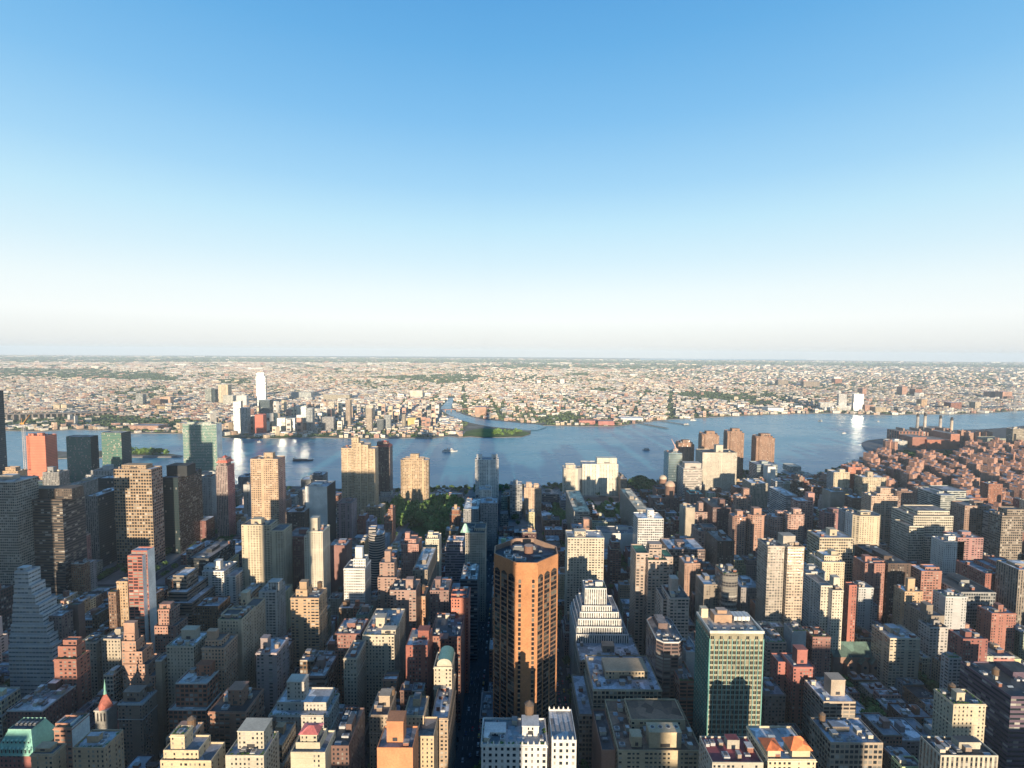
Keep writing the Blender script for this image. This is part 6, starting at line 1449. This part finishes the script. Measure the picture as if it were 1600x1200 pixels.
for poly, n_ in (([(1022, 757), (1000, 750), (980, 757), (1020, 780)], 70), ([(1240, 757), (1300, 757), (1300, 748), (1250, 750)], 60), ([(1040, 850), (1060, 850), (1035, 775), (1022, 775)], 60), ([(330, 865), (372, 858), (372, 845), (340, 850)], 30)):
    pl = [(p.x, p.y) for p in gp(poly)]
    for _ in range(n_*4):
        x = R2.uniform(min(p[0] for p in pl), max(p[0] for p in pl)); y = R2.uniform(min(p[1] for p in pl), max(p[1] for p in pl))
        if inpoly(x, y, pl): mass.append((x, y, R2.uniform(7, 10)))
def leafmass(name, arr, per, seed):
    """many crowns as one mass of leaf clumps"""
    arr = np.array(arr); g = np.random.default_rng(seed); n = len(arr)*per; c = np.repeat(arr, per, 0)
    d = g.normal(0, 1, (n, 3)); d /= np.linalg.norm(d, axis=1)[:, None]; d *= g.uniform(.6, 1, (n, 1))
    S_ = c[:, 2:3]; P = np.stack([c[:, 0], c[:, 1], S_[:, 0]*.95], 1)+d*S_*np.array([.75, .75, .55])
    a = g.normal(0, 1, (n, 3)); a /= np.linalg.norm(a, axis=1)[:, None]; b = np.cross(a, d); b /= np.linalg.norm(b, axis=1)[:, None]+1e-6
    s = S_*(1.35/np.sqrt(per))*g.uniform(.7, 1.3, (n, 1)); V = np.stack([P-a*s-b*s*.6, P+a*s-b*s*.6, P+a*s*.7+b*s, P-a*s*.8+b*s*.8], 1).reshape(-1, 3)
    col = np.array([.07, .125, .035])*g.uniform(.6, 1.3, (n, 1)); return quads(name, V, col, 'leaf')
def quads(name, V, col, mat, mats=None, mi=None):
    n = len(V)//4; me = bpy.data.meshes.new(name); me.vertices.add(len(V)); me.vertices.foreach_set('co', V.astype('f').ravel()); me.loops.add(len(V)); me.loops.foreach_set('vertex_index', np.arange(len(V), dtype='i'))
    me.polygons.add(n); me.polygons.foreach_set('loop_start', np.arange(0, len(V), 4, dtype='i')); me.polygons.foreach_set('loop_total', np.full(n, 4, 'i'))
    for k in (mats or [mat]): me.materials.append(M[k])
    if mi is not None: me.polygons.foreach_set('material_index', mi.astype('i'))
    at = me.attributes.new('Col', 'FLOAT_COLOR', 'FACE'); at.data.foreach_set('color', np.concatenate([col, np.ones((n, 1))], 1).astype('f').ravel()); me.update(calc_edges=True)
    o = bpy.data.objects.new(name, me); COL.objects.link(o); return o
tag(leafmass('tree_cover', mass, 60, 3), kind='stuff')
print('trees', ntree, 'mass', len(mass))

# ================================================================== CARS
def car_mesh(col):
    m = MB(); L, w = 4.6, .92
    m.box(-L/2, L/2, -w, w, .35, .85, col, 'carpaint'); 
    a = [(-1.7, -w*.95), (1.0, -w*.95), (1.0, w*.95), (-1.7, w*.95)]; b = [(-1.2, -w*.78), (.4, -w*.78), (.4, w*.78), (-1.2, w*.78)]
    for i in range(4): j = (i+1) % 4; m.quad([(a[i][0], a[i][1], .85), (a[j][0], a[j][1], .85), (b[j][0], b[j][1], 1.42), (b[i][0], b[i][1], 1.42)], (.02, .022, .025), 'paneglass')
    m.cap(b, 1.42, col, 'carpaint')
    for x in (-1.4, 1.4):
        for y in (-w, w): m.box(x-.32, x+.32, y-.1, y+.1, .02, .62, (.02, .02, .02), 'metal')
    return m
CARS = [('yellow', (.75, .45, .03)), ('white', (.75, .75, .74)), ('black', (.02, .02, .022)), ('silver', (.42, .43, .44)), ('red', (.45, .03, .03)), ('dark blue', (.03, .05, .12))]
CM = []
for nm, c in CARS: o = car_mesh(c).build('car'); CM.append(o.data); bpy.data.objects.remove(o)
nc = 0
for (sx, w) in ((-35, 15), (50, 9), (-115, 9), (130, 9), (-195, 9), (210, 9)):
    for lane in ((-1, 1) if w < 12 else (-1, -.45, .45, 1)):
        y = 240.
        while y < 900:
            y += R2.uniform(6.5, 14) if abs(lane) == 1 else R2.uniform(14, 40)
            if nc > 270: break
            x = sx+lane*(w-6.2 if abs(lane) == 1 else 6.)
            q = proj(x, y, 1)
            if not q or q[1] > 1215 or any(abs(y-a) < b+2 for a, b in AVE) or not clear(x-1, x+1, y-2, y+2, 0): continue
            i = R2.choice([0, 1, 1, 2, 2, 3, 3, 4, 5]); o = bpy.data.objects.new('car', CM[i]); COL.objects.link(o); o.location = (x, y, 0.02); o.rotation_euler.z = math.pi/2 if lane > 0 else -math.pi/2
            st = 'on the wide central street' if sx == -35 else 'on the narrow street right of the orange tower' if sx == 50 else 'on a shaded side street'
            tag(o, CARS[i][0]+' car '+('parked at the kerb ' if abs(lane) == 1 else 'driving ')+st, 'car', 'cars '+st+' '+CARS[i][0]); nc += 1
for ay, aw in AVE[3:5]:
    for lane in (-1, -.35, .35, 1):
        x = -260.
        while x < 300:
            x += R2.uniform(8, 30)
            if nc > 295: break
            if any(abs(x-s) < WID[s] for s in xs_str) or proj(x, ay, 1)[1] > 1215: continue
            i = R2.choice([0, 0, 1, 2, 3, 4]); o = bpy.data.objects.new('car', CM[i]); COL.objects.link(o); o.location = (x, ay+lane*(aw-5.), 0.02); tag(o, CARS[i][0]+' car on one of the cross avenues', 'car', 'cars on the avenues '+CARS[i][0]); nc += 1
print('cars', nc)

# ================================================================== THE BOROUGHS BEYOND THE RIVER
def far_city():
    g = np.random.default_rng(21); east_poly = np.array([(p.x, p.y) for p in fs])
    def shore(x): return np.interp(x, east_poly[:, 0], east_poly[:, 1])
    creek = [[(p.x, p.y) for p in gp([(840, 690), (722, 684.5), (725, 672), (735, 663), (718, 658.5), (702, 652), (688, 645), (683, 638), (693, 627), (699, 620.5), (711, 620.5), (711, 630), (709, 636), (716, 642.5), (731, 648.5), (754, 653.5), (800, 658.5), (846, 662), (860, 668)])], [(p.x, p.y) for p in gp([(1000, 563), (1260, 563.3), (1260, 560.8), (1000, 560)])]]
    parks = [[(560, 589), (700, 585), (755, 586), (740, 596), (690, 598)], [(915, 610), (940, 606), (965, 609), (960, 614)], [(1050, 614), (1100, 612), (1200, 622), (1150, 627), (1080, 622)], [(880, 584), (918, 582), (920, 587), (885, 588)], [(340, 593), (395, 592), (392, 601), (345, 600)], [(800, 569), (1100, 571), (1090, 577), (900, 575), (700, 575)], [(0, 575), (230, 580), (300, 596), (150, 592), (0, 588)], [(0, 650), (40, 643), (200, 652), (330, 660), (290, 668), (190, 662), (60, 668), (0, 664)], [(855, 650), (900, 650), (915, 660), (860, 660)], [(0, 558), (500, 560), (800, 562), (1600, 570), (1600, 575), (900, 567), (400, 566), (0, 566)]]
    parks = [[(p.x, p.y) for p in gp(q)] for q in parks]
    def inside(x, y, pl):
        c = np.zeros(len(x), bool); n = len(pl)
        for i in range(n):
            a, b = pl[i-1], pl[i]
            with np.errstate(all='ignore'): t = ((a[1] > y) != (b[1] > y)) & (x < (b[0]-a[0])*(y-a[1])/(b[1]-a[1]+1e-9)+a[0])
            c ^= t
        return c
    Vs = []; Cs = []; TR = []
    walls = np.array([(.56, .47, .34), (.60, .55, .46), (.46, .33, .24), (.42, .29, .22), (.62, .59, .52), (.52, .41, .29), (.36, .33, .29), (.52, .48, .42), (.38, .22, .17)])
    for (y0, y1, px_, py_, h0, h1, keep) in ((1900, 3300, 18, 22, 7, 14, .72), (3300, 5200, 25, 31, 7, 14, .70), (5200, 8500, 40, 52, 7, 14, .60), (8500, 14000, 75, 110, 9, 18, .5), (14000, 24000, 190, 260, 10, 22, .35)):
        X, Y = np.meshgrid(np.arange(-y1*1.06, y1*1.06, px_), np.arange(y0, y1, py_)); x, y = X.ravel().astype(float), Y.ravel().astype(float)
        m_ = (np.abs(x) < y*1.05); x, y = x[m_], y[m_]
        # streets: rotate by district so that the grids meet at angles
        ang = np.where(x < -900, .42, np.where(x < 500, -.10, np.where(x < 2200, .30, -.35)))+np.where(y > 5000, .25, 0)
        ca, sa = np.cos(ang), np.sin(ang); X2 = x*ca-y*sa; Y2 = x*sa+y*ca
        p1 = np.mod(X2, 190*max(1, px_/45)); p2 = np.mod(Y2, 95*max(1, px_/45)); street = (p1 < 24*max(1, px_/45)) | (p2 < 19*max(1, px_/45))
        wide = (np.mod(X2, 760*max(1, px_/60)) < 40*max(1, px_/60))
        x += g.uniform(-px_*.3, px_*.3, len(x)); y += g.uniform(-py_*.3, py_*.3, len(x))
        ok = (y > shore(x)+16) & ~inside(x, y, creek[0]) & ~inside(x, y, creek[1])
        pk = np.zeros(len(x), bool)
        for q in parks: pk |= inside(x, y, q)
        nz = (np.sin(x*.0021+1)*np.sin(y*.0017+x*.0008)+np.sin(x*.006+y*.004)*.5)
        pk2 = pk & (g.random(len(x)) < .9)
        b = ok & ~pk2 & ~street & ~wide & (g.random(len(x)) < keep*np.clip(.9+.45*nz, .25, 1.3))
        t = ok & ~b & (pk2 | (g.random(len(x)) < .52-.22*nz))
        bx, by, ba, bn = x[b], y[b], ang[b], nz[b]; n = len(bx)
        sx = px_*g.uniform(.30, .52, n); sy = py_*g.uniform(.26, .46, n); hh = g.uniform(h0, h1, n)*np.where(g.random(n) < .03, g.uniform(1.5, 2.6, n), 1)
        twr = (by < 2750) & (by > shore(bx)+40) & (bx > -1350) & (bx < -330) & (g.random(n) < .10); hh[twr] = g.uniform(25, 70, twr.sum())
        big = (g.random(n) < np.where((np.abs(bx) < 1500) & (by > 2300) & (by < 5200), .12, .04)) & ~twr; sx[big] *= 2.3; sy[big] *= 2.0; sx[twr] = 9; sy[twr] = 9
        for q in HERO:
            if q[2] > 1900: k = (bx+sx > q[0]) & (bx-sx < q[1]) & (by+sy > q[2]) & (by-sy < q[3]); hh[k] = 2.0
        c, s = np.cos(-ba), np.sin(-ba)
        cor = [(-1, -1), (1, -1), (1, 1), (-1, 1)]; P = []
        for (u, v) in cor: dx, dy = u*sx, v*sy; P.append((bx+dx*c-dy*s, by+dx*s+dy*c))
        wc = walls[g.integers(0, len(walls), n)]*g.uniform(.8, 1.2, (n, 1)); wc[big] = np.array([.70, .68, .62])*g.uniform(.7, 1.1, (big.sum(), 1)); rcol = np.where(g.random((n, 1)) < .62, np.array([[.42, .40, .38]]), np.array([[.22, .21, .21]]))*g.uniform(.5, 1.5, (n, 1))
        z0 = np.zeros(n)
        for i in range(4):
            j = (i+1) % 4; Vs.append(np.stack([np.stack([P[i][0], P[i][1], z0], 1), np.stack([P[j][0], P[j][1], z0], 1), np.stack([P[j][0], P[j][1], hh], 1), np.stack([P[i][0], P[i][1], hh], 1)], 1).reshape(-1, 3)); Cs.append(wc*(1 if i != 5 else 1))
        Vs.append(np.stack([np.stack([P[i][0], P[i][1], hh], 1) for i in range(4)], 1).reshape(-1, 3)); Cs.append(rcol)
        # windows read as a dark course on the side that faces the river
        if y1 < 5300:
            i = 0; f0, f1 = hh*.35, hh*.52; off = .15
            a0, a1 = P[0], P[1]; nx, ny = (a1[1]-a0[1]), -(a1[0]-a0[0]); L = np.hypot(nx, ny); nx, ny = nx/L*off, ny/L*off
            for (lo, hi) in ((.22, .36), (.56, .72)):
                A = [a0[0]*.85+a1[0]*.15+nx, a0[1]*.85+a1[1]*.15+ny]; Bb = [a0[0]*.15+a1[0]*.85+nx, a0[1]*.15+a1[1]*.85+ny]
                Vs.append(np.stack([np.stack([A[0], A[1], hh*lo], 1), np.stack([Bb[0], Bb[1], hh*lo], 1), np.stack([Bb[0], Bb[1], hh*hi], 1), np.stack([A[0], A[1], hh*hi], 1)], 1).reshape(-1, 3)); Cs.append(np.tile([.07, .07, .075], (n, 1)))
        k = t; TR.append((x[k], y[k], g.uniform(.16, .42, k.sum())*px_+3))
        print('far', y0, n, k.sum())
    o = quads('far_borough_houses', np.concatenate(Vs), np.concatenate(Cs), 'blank'); tag(o, kind='stuff')
    arr = []
    tx = np.concatenate([q[0] for q in TR]); ty = np.concatenate([q[1] for q in TR]); ts = np.concatenate([q[2] for q in TR])
    # low crowns: squashed eight-faced clumps of uneven outline
    n = len(tx); per = 7; g2 = np.random.default_rng(8); c = np.repeat(np.stack([tx, ty, np.minimum(ts, 9+ts*.06)], 1), per, 0); R_ = np.repeat(ts, per)
    d = g2.normal(0, 1, (n*per, 3)); d /= np.linalg.norm(d, axis=1)[:, None]; d[:, 2] = np.abs(d[:, 2])
    P = np.stack([c[:, 0]+d[:, 0]*R_*.8, c[:, 1]+d[:, 1]*R_*.8, c[:, 2]*(.35+.6*d[:, 2])], 1); a = np.cross(d, g2.normal(0, 1, (n*per, 3))); a /= np.linalg.norm(a, axis=1)[:, None]; b = np.cross(d, a)
    s = (R_*.5)[:, None]; sv = np.array([1, 1, .45]); V = np.stack([P-a*s*sv-b*s*sv, P+a*s*sv-b*s*sv, P+a*s*sv*.8+b*s*sv, P-a*s*sv+b*s*sv*.8], 1).reshape(-1, 3); V[:, 2] = np.maximum(V[:, 2], .3)
    o = quads('far_tree_cover', V, np.array([.085, .12, .055])*g2.uniform(.7, 1.5, (n*per, 1)), 'leaf'); tag(o, kind='stuff')
far_city()

# ================================================================== HAZE
vm = bpy.data.materials.new('haze'); vm.use_nodes = True; vn = vm.node_tree.nodes; vl = vm.node_tree.links
for n_ in list(vn):
    if n_.type == 'BSDF_PRINCIPLED': vn.remove(n_)
pv = vn.new('ShaderNodeVolumePrincipled'); pv.inputs['Density'].default_value = 1/27000; pv.inputs['Color'].default_value = (.60, .75, .90, 1); pv.inputs['Anisotropy'].default_value = -.15
vl.new(pv.outputs[0], vn['Material Output'].inputs['Volume'])
me = bpy.data.meshes.new('haze'); x_ = 34000
vv = [(sx*x_, sy*x_, z) for z in (-7, 460) for sy in (-1, 1) for sx in (-1, 1)]
me.from_pydata(vv, [], [(0, 2, 3, 1), (4, 5, 7, 6), (0, 1, 5, 4), (2, 6, 7, 3), (0, 4, 6, 2), (1, 3, 7, 5)]); me.materials.append(vm)
hz = bpy.data.objects.new('haze', me); COL.objects.link(hz); tag(hz, kind='stuff')
for o in S.objects:
    for k in ('px', 'py'):
        if k in o: del o[k]
